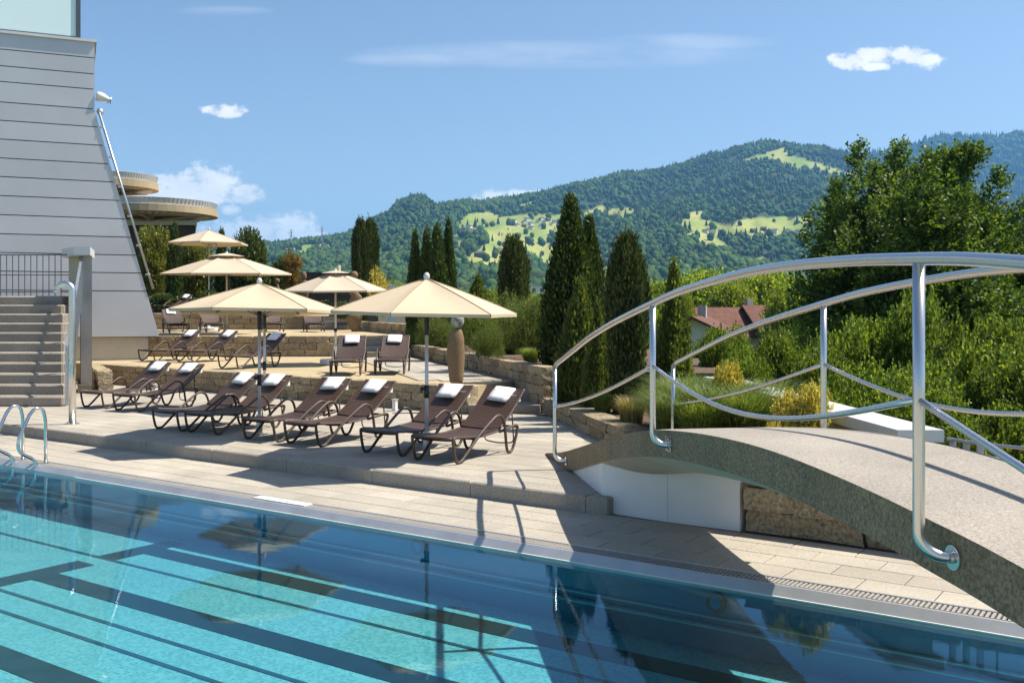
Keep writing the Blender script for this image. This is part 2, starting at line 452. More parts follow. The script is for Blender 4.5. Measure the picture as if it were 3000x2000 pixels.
MT['grass_straw'] = m_leaf('straw_grass', (.16, .14, .05), (.34, .29, .12), (.50, .44, .22), .35)
MT['forest'] = m_attr('mountain_forest')
MT['meadow'] = m_attr('hillside')
MT['ground'] = m_plain('valley_grass', (.09, .13, .04), .95, 0, .35, .05)
MT['roof'] = m_plain('red_roof_tile', (.12, .048, .03), .9, 0, .3, 2.2, .5, 9)
MT['house_wall'] = m_plain('house_render', (.62, .60, .56), .85, 0, .08, 1)
MT['brownwall'] = m_plain('dark_brown_wall', (.085, .066, .052), .9, 0, .22, .9, .2, 14)
MT['tan'] = m_plain('tan_fascia', (.40, .31, .19), .8, 0, .15, .8)
MT['glass_dark'] = m_plain('window_glass', (.03, .04, .05), .08, 0, .2, .3)

# ------------------------------------------------------------------ the ground and the pool
def struct(name, mb, m, smooth=False):
    return tag(mb.build(name, m, None, smooth), kind='structure')

POOL_Y, WATER_Z, PAVE_Z = 7.84, -0.262, -0.18
FLOOR_Z = -0.83
valley = MB(); valley.grid(lambda a, b: (lerp(-9000, 9000, a), lerp(-2500, 12000, b), -4.0), 4, 4)
struct('ground', valley, MT['ground'])

def m_mosaic():
    m, nt, out = mat_new('pool_mosaic'); n = N(nt)
    w = n.world()
    t = n.new('ShaderNodeTexBrick'); t.offset = 0; t.inputs['Scale'].default_value = 1.0
    t.inputs['Brick Width'].default_value = .032; t.inputs['Row Height'].default_value = .032
    t.inputs['Mortar Size'].default_value = .0035; t.inputs['Bias'].default_value = 0.0
    t.inputs['Color1'].default_value = (.04, .235, .27, 1); t.inputs['Color2'].default_value = (.15, .43, .45, 1); t.inputs['Mortar'].default_value = (.22, .40, .41, 1)
    n.l(w, t.inputs['Vector'])
    c = n.mix(.45, t.outputs['Color'], n.ramp(n.noise(w, .8, 4), [(.3, (.78, .9, .92)), (.7, (1.15, 1.08, 1.04))]), 'MULTIPLY')
    p = n.bsdf(c, .35); n.l(p.outputs[0], out.inputs[0]); return m
MT['mosaic'] = m_mosaic()
MT['lane'] = m_plain('dark_lane_tile', (.006, .022, .026), .35, 0, .3, 8)
MT['lane_thin'] = m_plain('dark_joint_tile', (.012, .06, .08), .4, 0, .3, 8)

def m_water():
    m, nt, out = mat_new('pool_water'); n = N(nt)
    w = n.world((1, 1, 1))
    h = n.math('ADD', n.math('MULTIPLY', n.noise(n.world((.9, 2.4, 1)), 2.2, 3, .5), 1.0), n.math('MULTIPLY', n.noise(n.world((2.5, 5, 1)), 6, 3, .5), .22))
    b = n.bump(h, .055, .012)
    fr = n.new('ShaderNodeFresnel'); fr.inputs['IOR'].default_value = 1.33; n.l(b, fr.inputs['Normal'])
    g = n.new('ShaderNodeBsdfGlossy'); g.inputs['Roughness'].default_value = .015; g.inputs['Color'].default_value = (.64, .87, 1, 1); n.l(b, g.inputs['Normal'])
    t = n.new('ShaderNodeBsdfTransparent'); t.inputs['Color'].default_value = (.70, .93, .97, 1)
    mx = n.new('ShaderNodeMixShader'); n.l(fr.outputs[0], mx.inputs[0]); n.l(t.outputs[0], mx.inputs[1]); n.l(g.outputs[0], mx.inputs[2])
    n.l(mx.outputs[0], out.inputs[0]); return m
MT['water'] = m_water()

PX0, PX1, PY0 = -32.0, 16.0, 2.75
basin = MB()
basin.box(((PX0 + PX1) / 2, (PY0 + POOL_Y) / 2, FLOOR_Z - .1), (PX1 - PX0, POOL_Y - PY0, .2))
basin.box(((PX0 + PX1) / 2, PY0 - .1, FLOOR_Z / 2 - .1), (PX1 - PX0, .2, -FLOOR_Z + .02))
basin.box((PX0 - .1, (PY0 + POOL_Y) / 2, FLOOR_Z / 2 - .1), (.2, POOL_Y - PY0, -FLOOR_Z + .02))
basin.box((PX1 + .1, (PY0 + POOL_Y) / 2, FLOOR_Z / 2 - .1), (.2, POOL_Y - PY0, -FLOOR_Z + .02))
pool = struct('pool_basin', basin, MT['mosaic'])
MT['pool_wall'] = m_plain('wall_tile_shade_blue', (.02, .28, .56), .3, 0, .2, 1.2)  # shade and water depth are put into this deeper blue wall colour
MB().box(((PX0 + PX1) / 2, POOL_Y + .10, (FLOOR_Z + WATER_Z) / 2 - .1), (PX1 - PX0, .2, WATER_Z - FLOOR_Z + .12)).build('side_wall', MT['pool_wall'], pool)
def pool_part(name, c, s, m, **k): return MB().box(c, s).build(name, m, pool, **k)
MT['lit_ledge_edge'] = m_plain('ledge_edge_light', (.30, .62, .70), .3, 0, .1, 2)  # pale colour stands in for light caught on the submerged step edges
for zl, wl_ in ((-.53, .05), (-.605, .09)): pool_part('lit_ledge_edge', ((PX0 + PX1) / 2, POOL_Y - wl_ / 2, zl), (PX1 - PX0 - .02, wl_, .012), MT['lit_ledge_edge'])
for yy in (7.27, 5.90, 4.32):
    pool_part('lane_line', (1.6, yy, FLOOR_Z + .004), (23.8, .29, .008), MT['lane'])
    pool_part('lane_crossbar', (-10.46, yy if yy < 7 else 7.22, FLOOR_Z + .004), (.32, 1.16 if yy < 7 else .98, .008), MT['lane'])
for yy in (6.72, 5.35, 4.98, 3.77):
    pool_part('lane_joint', (-8, yy, FLOOR_Z + .003), (46, .05, .006), MT['lane_thin'])
pool_part('floor_step', (-17.5, 5.6, FLOOR_Z + .03), (8, 3.2, .06), MT['mosaic'])
for u, z in ((2100, -.40), (1228, -.37)):
    f = (u - 1500) / FPX; d = (POOL_Y - .02) / (f * RY + FY); q = W(f * d, d, z)
    r = MB(); r.tube([q + Vector((0, .03, 0)), q + Vector((0, -.03, 0))], .085, 20); o = r.build('inlet_ring', MT['darkmetal'], pool)
    r = MB(); r.tube([q + Vector((0, 0, 0)), q + Vector((0, -.036, 0))], .05, 20); r.build('inlet_lens', MT['pool_wall'], pool)
wat = MB(); wat.grid(lambda a, b: (lerp(PX0, PX1, a), lerp(PY0, POOL_Y, b), WATER_Z), 2, 2)
water_o = struct('water', wat, MT['water'])
if water_o.data.polygons[0].normal.z < 0: water_o.data.flip_normals()

near = MB(); near.box((-8, -6.7, PAVE_Z - .3), (60, 18.8, .6)); struct('unseen_pavement', near, MT['paver'])  # unseen near deck, added to bounce neutral light onto the bridge side
# overflow rim: steel fascia, white lip and grating of separate bars
rim = MB(); rim.add([(x_, y_, z_) for x_ in (PX0, PX1) for y_, z_ in ((POOL_Y - .06, WATER_Z - .03), (POOL_Y - .06, WATER_Z + .006), (POOL_Y + .01, PAVE_Z), (POOL_Y + .035, PAVE_Z), (POOL_Y + .035, WATER_Z - .03))], [(0, 1, 6, 5), (1, 2, 7, 6), (2, 3, 8, 7), (3, 4, 9, 8), (4, 0, 5, 9), (0, 4, 3, 2, 1), (5, 6, 7, 8, 9)])
rim.box(((PX0 + PX1) / 2, POOL_Y + .12, PAVE_Z - .05), (PX1 - PX0, .17, .02))
rim.box(((PX0 + PX1) / 2, POOL_Y + .225, PAVE_Z - .012), (PX1 - PX0, .03, .036))
rim_o = thing('overflow_channel', 'stainless steel overflow channel with grating along the far pool edge', 'channel', ((PX0 + PX1) / 2, POOL_Y + .1, PAVE_Z))
rim.build('gutter', MT['steel_dull'], rim_o, world=True)
lip = MB(); lip.box((-2.6, POOL_Y - .066, WATER_Z + .004), (20.4, .012, .012)); lip.build('white_lip', MT['white_plastic'], rim_o, world=True)
MT['grate'] = m_plain('grey_grating_plastic', (.30, .28, .25), .6, 0, .1, 6)
bar_me = MB().box((0, 0, 0), (.020, .155, .016)).mesh('grating_bar', MT['grate'])
x = -7.3
for i in range(300):
    o = link('grating_bar', bar_me, rim_o); o.location = Vector((x, POOL_Y + .122, PAVE_Z - .006)) - rim_o.location
    x += .038
fine = MB()
xx = -26.0
while xx < -7.31:
    fine.box((xx, POOL_Y + .122, PAVE_Z - .006), (.022, .155, .016)); xx += .038
xx = x
while xx < 8:
    fine.box((xx, POOL_Y + .122, PAVE_Z - .006), (.022, .155, .016)); xx += .038
tag(fine.build('grating_bars', MT['grate'], rim_o, world=True), kind='stuff')
mk = thing('depth_marker', 'white rectangular depth marker plate set in the pool grating', 'marker', G(815, 1467, PAVE_Z))
pl = MB(); a, b = G(742, 1459, PAVE_Z), G(900, 1481, PAVE_Z); pl.box((b - a) / 2 + Vector((a.x - mk.location.x, 0, .006)), ((b - a).length, .13, .012)); 
mk.location.y = POOL_Y + .12; mk.location.x = (a.x + b.x) / 2
MB().box((0, 0, .006), ((b - a).length, .13, .012)).build('plate', MT['white_plastic'], mk)
for k in range(9): MB().box((-.36 + .09 * k, 0, .0125), (.012 + .012 * (k % 3), .022, .003)).build('lettering', MT['black_plastic'], mk)

# ------------------------------------------------------------------ pavements
A_, B_, C_ = (.466, 14.2), (.70, 13.12), (.99, 11.0)
low = MB(); low.box((-12, (POOL_Y + .24 + 9.6) / 2, PAVE_Z - .1), (60, 9.6 - POOL_Y - .24, .188))
pave0 = struct('pool_pavement', low, MT['joint'])
Cw, Aw = W(*C_), W(*A_)
deckpts = [(-45, 9.46), (Cw.x + .1, 9.46), W(1.5, 11.6).xy, W(2.6, 12.9).xy, W(1.6, 15.85).xy, W(.8, 20).xy, W(-.9, 21.9).xy, W(-13, 30).xy, (-45, 23)]
dk = MB().prism(deckpts, -3.9, -.008)
pave1 = struct('sun_deck', dk, MT['joint'])

def bev_box(name, s, c, mat):
    bm = bmesh.new(); bmesh.ops.create_cube(bm, size=1)
    for v in bm.verts: v.co = Vector((v.co.x * s[0], v.co.y * s[1], v.co.z * s[2]))
    top = [e for e in bm.edges if all(v.co.z > 0 for v in e.verts)]
    bmesh.ops.bevel(bm, geom=top, offset=c, segments=1, affect='EDGES')
    me = bpy.data.meshes.new(name); bm.to_mesh(me); bm.free(); me.materials.append(mat); return me
def side(p, a, b): return (b[0] - a[0]) * (p[1] - a[1]) - (b[1] - a[1]) * (p[0] - a[0])
def cam_of(p): return (p[0] * RX + p[1] * RY, p[0] * FX + p[1] * FY)

PL, PW = .60, .352
cand = []
for r in range(4):                                         # the strip along the pool
    y = POOL_Y + .245 + PW / 2 + r * PW
    xx = -26 + (r % 2) * PL / 2
    while xx < 6:
        cand.append((xx, y, PAVE_Z, 0)); xx += PL
r = 0
while 9.84 + r * PW < 16.6:                                # the sun deck
    y = 9.83 + PW / 2 + r * PW; xx = -30 + (r % 2) * PL / 2 + .07 * ((r * 7) % 3)
    while xx < -3:
        la, dd = cam_of((xx, y))
        wl1 = lerp(28.6, 20.0, (la + 11.9) / 11.03)        # the first terrace wall
        edge = (.466 + (14.2 - dd) * .164) if dd < 14.2 else (1.34 - (dd - 15.85) * .188 if dd > 15.85 else 1.5)
        if la < edge + (.45 if dd > 11.3 else -.1) and dd < wl1 + .3 and not (dd > 19.5 and la > -.9):
            cand.append((xx, y, 0.0, 1))
        xx += PL
    r += 1
cand.sort(key=lambda q: (q[0] ** 2 + q[1] ** 2))
vis = [q for q in cand if abs(cam_of(q)[0]) < cam_of(q)[1] * .55]
hid = [q for q in cand if not abs(cam_of(q)[0]) < cam_of(q)[1] * .55]
pav_me = [bev_box('paving_slab', (PL - .008, PW - .008, .05), .006, MT['paver']) for _ in range(1)]
cnt = [0, 0]; rest = [MB(), MB()]
for q in vis + hid:
    w = q[3]
    if cnt[w] < 300 and q not in hid:
        o = link('paving_slab', pav_me[0], (pave0, pave1)[w]); o.location = (q[0], q[1], q[2] - .025 + random.uniform(-.0015, .0015))
        o.rotation_euler = (random.uniform(-.002, .002), random.uniform(-.002, .002), random.uniform(-.004, .004)); cnt[w] += 1
    else:
        rest[w].box((q[0], q[1], q[2] - .025), (PL - .009, PW - .009, .05))
for w in (0, 1):
    if rest[w].V: tag(rest[w].build('paving_slabs', MT['paver'], (pave0, pave1)[w]), kind='stuff')

kerb = thing('step_kerb', 'long exposed aggregate step of kerb blocks between pool walk and sun deck', 'step', (-14, 9.62, PAVE_Z))
kme = bev_box('kerb_block', (1.592, .37, .19), .018, MT['kerb'])
kx = -36.0
while kx < Cw.x + .1:
    L = min(1.6, Cw.x + .16 - kx)
    o = link('kerb_block', kme if L > 1.55 else bev_box('kerb_block', (L - .008, .37, .19), .018, MT['kerb']), kerb)
    o.location = Vector((kx + L / 2, 9.63, -.09 + random.uniform(-.002, .002))) - kerb.location
    kx += 1.6

# ------------------------------------------------------------------ stone block walls
def rough_block(seed):
    bm = bmesh.new(); bmesh.ops.create_cube(bm, size=1)
    bmesh.ops.subdivide_edges(bm, edges=bm.edges[:], cuts=2, use_grid_fill=True)
    rr = random.Random(seed)
    for v in bm.verts:
        k = sum(abs(abs(c) - .5) < 1e-4 for c in v.co)
        a = .035 if k >= 2 else .02
        v.co += Vector((rr.uniform(-a, a) * .6, rr.uniform(-a, a) * 1.6, rr.uniform(-a, a)))
        if k >= 2: v.co *= .97
    me = bpy.data.meshes.new('stone_block'); bm.to_mesh(me); bm.free(); me.materials.append(MT['block']); return me
BLK = [rough_block(i) for i in range(7)]
def block_wall(name, label, p0, p1, z0, heights, blen=.42, thick=.34, cap=None, side_sign=1):
    """courses of single blocks from p0 to p1 (plan), their front on the left-hand side of p0 -> p1 when side_sign is -1"""
    p0, p1 = Vector((p0[0], p0[1], 0)), Vector((p1[0], p1[1], 0))
    L = (p1 - p0).length; t = (p1 - p0) / L; nrm = Vector((-t.y, t.x, 0)) * side_sign
    ang = math.atan2(t.y, t.x)
    root = thing(name, label, 'wall', (p0 + p1) / 2 + Vector((0, 0, z0)))
    core = MB(); H = sum(heights)
    core.box((p0 + p1) / 2 + nrm * (thick * .55) + Vector((0, 0, z0 + H / 2 - .02)), (L - .06, thick * .78, H - .05), ang)
    core.build('core', MT['joint'], root, world=True)
    z = z0
    for ci, h in enumerate(heights):
        n = max(1, round(L / blen)); bl = L / n
        cuts = [0.0] + [bl * (i + (.5 if ci % 2 else 0) + random.uniform(-.16, .16)) for i in range(0 if ci % 2 else 1, n)] + [L]
        for a, b in zip(cuts[:-1], cuts[1:]):
            o = link('stone_block', random.choice(BLK), root)
            dp = thick * random.uniform(.96, 1.05)
            o.location = p0 + t * ((a + b) / 2) + nrm * (thick * .5 + random.uniform(-.012, .012)) + Vector((0, 0, z + h / 2)) - root.location
            o.scale = ((b - a) * .992, dp, h * .985); o.rotation_euler = (0, 0, ang + random.uniform(-.012, .012) + (math.pi if random.random() < .5 else 0))
        z += h
    return root
Z1, Z2, Z3 = .527, 1.20, 1.94
w1a, w1b = W(-12.3, 28.6), W(-.90, 19.75)
block_wall('terrace_wall', 'low split stone wall behind the front row of loungers', w1a, w1b, 0, [.175, .175, .177], .43, .36, None, 1)
block_wall('terrace_wall', 'split stone wall of the middle terrace behind the three angled loungers', W(-13.2, 33.2), W(-4.95, 33.2), Z1, [.225, .225, .223], .62, .34, None, 1)
block_wall('terrace_wall', 'split stone wall of the highest terrace below the clipped shrubs', W(-17.2, 45.6), W(-9.2, 45.6), Z2, [.25, .245, .245], .8, .36, None, 1)
block_wall('retaining_wall', 'split stone garden wall descending beside the deck steps', W(.60, 19.75), W(-3.45, 33.4), Z1 - .53, [.155, .2, .2, .19, .185], .46, .36, None, -1)
block_wall('retaining_wall', 'low split stone planter wall between deck and bridge start', W(1.62, 14.35), W(.62, 19.7), 0, [.16, .16], .6, .42, None, -1)
block_wall('retaining_wall', 'higher split stone planter wall beside the middle terrace steps', W(-3.30, 33.4), W(-6.9, 43.5), Z2 - .4, [.26, .26, .27], .6, .36, None, -1)
block_wall('retaining_wall', 'split stone return wall at the corner of the conifer bed', W(.62, 19.9), W(2.3, 20.1), .32, [.2, .2, .19], .5, .3, None, 1)
block_wall('retaining_wall', 'split stone garden wall below the silver building corner', W(-10.4, 24.9), W(-12.2, 28.4), 0, [.175, .175, .177], .43, .34, None, -1)
# terraces
t1 = MB().prism([p.xy for p in (W(-.92, 19.9), W(.1, 21.8), W(.25, 21.5), W(-3.7, 33.5), W(-5.0, 33.5), W(-14, 33.5), W(-16, 32), W(-12.35, 28.75))], 0.02, Z1 - .012)
struct('middle_terrace', t1, MT['sandfloor'])
t2 = MB().prism([p.xy for p in (W(-14.5, 33.4), W(-5.0, 33.4), W(-3.5, 33.6), W(-6.6, 43), W(-6.5, 46), W(-20, 46), W(-20, 34))], 0.02, Z2 - .012)
struct('upper_terrace', t2, MT['sandfloor'])
t3 = MB().prism([p.xy for p in (W(-24, 45.9), W(-9.2, 45.9), W(-6.2, 45.9), W(-6.5, 80), W(-34, 80))], -3.8, Z3 - .012)
struct('top_terrace', t3, MT['joint'])
# grey slabs on the middle terrace beside its steps
slabs = MB(); tw = thing('slab_path', 'grey stone slab path along the garden wall on the middle terrace', 'path', W(-1.2, 25, Z1))
tw['kind'] = 'structure'
p_a, p_b = W(-.1, 21.75), W(-3.55, 33.3); tv = (p_b - p_a); Lp = tv.length; tv /= Lp; nv = Vector((-tv.y, tv.x, 0)); ang = math.atan2(tv.y, tv.x)
sl_me = bev_box('paving_slab', (.792, .452, .03), .006, MT['paver'])
for i in range(14):
    for j in range(4):
        o = link('paving_slab', sl_me, tw); o.location = p_a + tv * (.45 + i * .8 + (j % 2) * .4) + nv * (.30 + .46 * j) + Vector((0, 0, Z1 - .004)) - tw.location; o.rotation_euler = (0, 0, ang)

# stone steps
def steps(name, label, rows, mat=MT['stepstone'], bev=.014):
    root = thing(name, label, 'steps', W(rows[0][0], rows[0][2], rows[0][3]))
    for (l0, l1, d, z0, z1, dep) in rows:
        m = MB(); m.prism([p.xy for p in (W(l0, d), W(l1, d), W(l1, d + dep), W(l0, d + dep))], z0, z1)
        m.build('step', mat, root, world=True, bevel=bev)
    return root
steps('stone_steps', 'three wide grey stone steps beside the upright stone figure', [(-.88, .57, 19.72, 0, .18, .85), (-.98, .40, 20.55, .1, .355, 1.2), (-1.08, .12, 21.72, .2, Z1 + .003, 1.0)])
steps('stone_steps', 'grey stone steps up to the terrace behind the two face-on loungers', [(-4.93, -3.7, 32.5 + .38 * k, Z1 if k == 0 else Z1 + .1, Z1 + .17 * (k + 1), .42) for k in range(4)])
steps('stone_steps', 'dark stone steps up to the highest terrace by the standing sculpture', [(-9.15, -7.1, 44.6 + .36 * k, Z2, Z2 + .185 * (k + 1), .4) for k in range(4)])
steps('stone_staircase', 'broad staircase of eleven rough stone steps beside the silver building', [(-13.2 - .03 * k, -9.62 - .165 * k, 21.2 + .36 * k, 0, .22 * (k + 1), .42) for k in range(11)], bev=.034)
land = MB().prism([p.xy for p in (W(-14.2, 25.22), W(-11.3, 25.22), W(-12.6, 28.2), W(-17, 28.2))], 0, 2.415); struct('landing', land, MT['stepstone'])

# ------------------------------------------------------------------ left: silver building, railings, shower
bt = Vector((.914, .407)); b0 = Vector((-11.4, 31.0))
def BW(k, z, off=0.0):
    """point k metres along the facade, off metres in front of it"""
    c = b0 + bt * k + Vector((.407, -.914)) * off
    return W(c.x, c.y, z)
def facade(u, v, off=0.0):
    s = (u - 1500) / FPX
    k = (s * b0.y - b0.x) / (bt.x - s * bt.y); d = b0.y + bt.y * k
    return k, CAMH + (HZ - v) / FPX * d
bld = thing('silver_building', 'silver panelled building with slanted edge and frosted glass parapet', 'building', BW(-2, Z1))
kt, zt = facade(275, 124); kb, zb = facade(467, 986); ks, zs = facade(277, 324)
def edge_k(z): return ks if z > zs else lerp(ks, kb, (zs - z) / (zs - zb))
body = MB()
bk = [(-16, 0), (edge_k(zb) - .03, zb), (ks - .03, zs), (ks - .03, zt - .02), (-16, zt - .02)]
def outline(kz, off): return [BW(k, z, off) for k, z in kz]
pts = [(-16, zb), (kb - .04, zb), (ks - .04, zs), (ks - .04, zt - .03), (-16, zt - .03)]
F_, Bk = outline(pts, 0), outline(pts, -6)
n = len(pts)
body.add(F_ + Bk, [tuple(range(n)), tuple(range(2 * n - 1, n - 1, -1))] + [(i, i + n, (i + 1) % n + n, (i + 1) % n) for i in range(n)])
body.build('wall', MT['zinc_dark'], bld, world=True)
seam_v = [(276, 124), (276, 171), (276, 218), (276, 262.5), (277, 320.5), (288, 373), (305, 427), (321, 481), (336, 534), (352, 588), (370, 642), (386, 695.5), (400, 748), (416, 800), (432, 853), (466, 986)]
zz = [facade(*s)[1] for s in seam_v]
for za, zb_ in zip(zz[:-1], zz[1:]):
    g = .014; hi, lo = za - g, zb_ + g
    for ka, kb2 in ((-16, None),):
        m = MB(); P = []
        for off in (.03, .002):
            P += [BW(-15.9, lo, off), BW(edge_k(lo), lo, off), BW(edge_k(hi), hi, off), BW(-15.9, hi, off)]
        m.add(P, [(0, 1, 2, 3), (7, 6, 5, 4), (0, 4, 5, 1), (1, 5, 6, 2), (2, 6, 7, 3), (3, 7, 4, 0)])
        m.build('cladding_panel', MT['zinc'], bld, world=True)
kp, _ = facade(435, 1000)
m = MB(); a, b = BW(-16, 0, -.15), BW(kp, 0, -.15); c, e = BW(kp, 0, -5), BW(-16, 0, -5)
m.prism([a.xy, b.xy, c.xy, e.xy], .1, zb - .005); m.build('plinth', MT['cream'], bld, world=True)
m = MB(); m.prism([BW(-16, 0, .10).xy, BW(ks + .06, 0, .10).xy, BW(ks + .06, 0, -6).xy, BW(-16, 0, -6).xy], zt - .02, zt + .06); m.build('coping', MT['coping'], bld, world=True)
kg, _ = facade(222, 60); kg2, _ = facade(236, 60)
m = MB(); m.prism([BW(-16, 0, .02).xy, BW(kg, 0, .02).xy, BW(kg, 0, -.04).xy, BW(-16, 0, -.04).xy], zt + .1, zt + 3.2); m.build('glass_parapet', MT['frosted'], bld, world=True)
m = MB(); m.prism([BW(kg + .003, 0, .06).xy, BW(kg2, 0, .06).xy, BW(kg2, 0, -.3).xy, BW(kg + .003, 0, -.3).xy], zt + .06, zt + 3.3)
m.prism([BW(-16, 0, .05).xy, BW(kg, 0, .05).xy, BW(kg, 0, -.06).xy, BW(-16, 0, -.06).xy], zt + .06, zt + .1); m.build('glazing_frame', MT['darkmetal'], bld, world=True)
pa, pb = facade(284, 330), facade(446, 846)
m = MB(); m.tube([BW(pa[0] + .06, pa[1], .05), BW(pb[0] + .02, pb[1], .05)], .038, 10); m.build('drain_pipe', MT['galv'], bld, smooth=True, world=True)
for k in range(6):
    t = (k + .5) / 6; q = BW(lerp(pa[0], pb[0], t), lerp(pa[1], pb[1], t), .04)
    MB().box(q, (.12, .08, .05), PHI).build('pipe_bracket', MT['coping'], bld, world=True)
fk, fz = facade(292, 293)
fl = thing('floodlight', 'round white floodlight fixed to the silver building corner', 'floodlight', BW(ks, fz, .02))
q0 = BW(ks + .02, fz, .0) - fl.location; dirv = (BW(1, 0) - BW(0, 0)).normalized()
m = MB(); m.tube([q0, q0 + dirv * .12, q0 + dirv * .2 + Vector((0, 0, .03))], .05, 8); m.build('bracket', MT['coping'], fl)
m = MB(); hd = smooth_path([q0 + dirv * .02 + Vector((0, 0, .12)), q0 + dirv * .15 + Vector((0, 0, .11)), q0 + dirv * .35 + Vector((0, 0, .04)), q0 + dirv * .42 + Vector((0, 0, .0))], 4)
m.tube(hd, [.06 + .075 * math.sin(math.pi * min(1, (i + 1) / (len(hd) * .75)) ** .8) if i < len(hd) * .75 else .12 for i in range(len(hd))], 12); m.build('lamp_head', MT['coping'], fl, smooth=True)
m = MB(); m.tube([hd[-1] + dirv * .002, hd[-1] + dirv * .02], .105, 14); m.build('lens', MT['glass_dark'], fl, smooth=True)
m = MB(); q1 = q0 + dirv * .14 + Vector((0, 0, -.36)); m.tube([q1 - Vector((FX, FY, 0)) * .03, q1 + Vector((FX, FY, 0)) * .03], .1, 14); m.build('junction_disc', MT['coping'], fl, smooth=True)

# concrete pillar with its cap
pil = thing('concrete_pillar', 'tall pale concrete pillar with flat cap at the staircase', 'pillar', W(-10.62, 24.7, 0))
m = MB(); m.prism([p.xy for p in (W(-10.76, 24.7), W(-10.48, 24.7), W(-11.0, 25.9), W(-11.3, 25.9))], .22, 3.42); m.build('shaft', MT['concrete'], pil, world=True)
m = MB(); m.prism([p.xy for p in (W(-10.80, 24.6), W(-10.45, 24.6), W(-11.0, 25.9), W(-11.35, 25.9))], 0, .215); m.build('base', MT['stepstone'], pil, world=True)
m = MB(); m.prism([p.xy for p in (W(-10.82, 24.45), W(-10.42, 24.45), W(-11.05, 26.2), W(-11.75, 26.2), W(-11.55, 25.4))], 3.425, 3.63); m.build('cap', MT['coping'], pil, world=True)
m = MB(); m.prism([p.xy for p in (W(-11.42, 25.5), W(-11.12, 25.45), W(-11.30, 25.95), W(-11.6, 25.95))], 2.4, 3.42); m.build('side_shaft', MT['cream'], pil, world=True)

# staircase railing: flat bars seen almost edge-on, and the landing railing
sr = thing('stair_railing', 'grey flat bar railing climbing the right side of the staircase', 'railing', W(-9.55, 21.2, 0))
r0, r1 = W(-9.52, 21.15), W(-10.72, 24.65)
m = MB(); tp = [r0 + Vector((0, 0, 1.30)), r1 + Vector((0, 0, 3.40))]
dirp = (r1 - r0).normalized(); nn = Vector((-dirp.y, dirp.x, 0)) * .03
m.add([tp[0] - nn, tp[0] + nn, tp[1] + nn, tp[1] - nn] + [p - Vector((0, 0, .05)) for p in (tp[0] - nn, tp[0] + nn, tp[1] + nn, tp[1] - nn)], [(0, 1, 2, 3), (7, 6, 5, 4), (0, 4, 5, 1), (1, 5, 6, 2), (2, 6, 7, 3), (3, 7, 4, 0)])
m.build('top_rail', MT['galv'], sr, world=True)
for k in range(26):
    t = (k + .3) / 26; p = lerp(r0, r1, t); zt_ = lerp(1.25, 3.35, t); zb_ = max(0.02, t * 2.35 - .05)
    MB().box(p + Vector((0, 0, (zt_ + zb_) / 2)), (.012, .05, zt_ - zb_), math.atan2(nn.y, nn.x) + math.pi / 2).build('baluster', MT['galv'], sr, world=True)
lr = thing('landing_railing', 'thin dark vertical bar railing at the top of the staircase', 'railing', W(-12.5, 25.0, 2.42))
for z in (3.46, 2.95, 2.52):
    m = MB(); m.tube([W(-14.6, 25.0, z), W(-11.2, 25.0, z)], .018 if z > 3 else .012, 6); m.build('rail', MT['darkmetal'], lr, world=True)
for k in range(22):
    m = MB(); q = W(-14.6 + .153 * k, 25.0); m.tube([q + Vector((0, 0, 2.42)), q + Vector((0, 0, 3.46))], .011, 5); m.build('baluster', MT['darkmetal'], lr, world=True)

# shower column
sb = G(212, 1242, 0)
sh = thing('outdoor_shower', 'tall stainless steel outdoor shower column with curved top', 'shower', sb)
m = MB(); m.lathe([(.125, 0), (.125, .015), (.07, .02)], 20); m.build('base_plate', MT['steel'], sh, smooth=False)
for k in range(4): MB().lathe([(.014, .015), (.014, .035), (.008, .04)], 8, (.1 * math.cos(k * 1.57 + .4), .1 * math.sin(k * 1.57 + .4), 0)).build('bolt', MT['steel'], sh)
L_ = -Vector((RX, RY, 0))
top = [Vector((0, 0, .015)), Vector((0, 0, 1.2)), Vector((0, 0, 2.40))] + [L_ * (.14 - .14 * math.cos(a)) + Vector((0, 0, 2.40 + .14 * math.sin(a))) for a in np.linspace(.2, 2.9, 9)] 
m = MB(); m.tube(top, [.064] * 3 + list(np.linspace(.064, .05, 9)), 16); m.build('column', MT['steel'], sh, smooth=True)
m = MB(); hp = top[-1]; m.tube([hp + Vector((0, 0, .0)), hp + Vector((0, 0, -.05))], [.05, .06], 14); m.build('shower_head', MT['chrome'], sh, smooth=True)
m = MB(); f_ = -Vector((FX, FY, 0)); m.tube([Vector((0, 0, 1.15)) + f_ * .05, Vector((0, 0, 1.15)) + f_ * .09], .025, 10); m.build('push_button', MT['chrome'], sh, smooth=True)

# pool ladder rails
def ladder(x0, label):
    lo = thing('pool_ladder', label, 'ladder rail', (x0, 7.97, PAVE_Z), group=None)
    pth = round_path([(0, 0, .0), (0, 0, .62), (0, -.04, .80), (0, -.16, .82), (0, -.24, .74), (0, -.42, .36), (0, -.40, .20), (0, -.19, .09), (0, -.13, -.02), (0, -.15, -.24)], .11, 6)
    m = MB(); m.tube(pth, .024, 10); m.build('hand_rail', MT['chrome'], lo, smooth=True)
    m = MB(); m.lathe([(.05, 0), (.05, .008), (.03, .014)], 14); m.build('flange', MT['steel'], lo)
    return lo
q = G(130, 1357, PAVE_Z)
ladder(q.x, 'curved chrome pool ladder rail, the one of the pair farther from the staircase')
ladder(q.x - .62, 'curved chrome pool ladder rail, the one of the pair nearer the staircase')

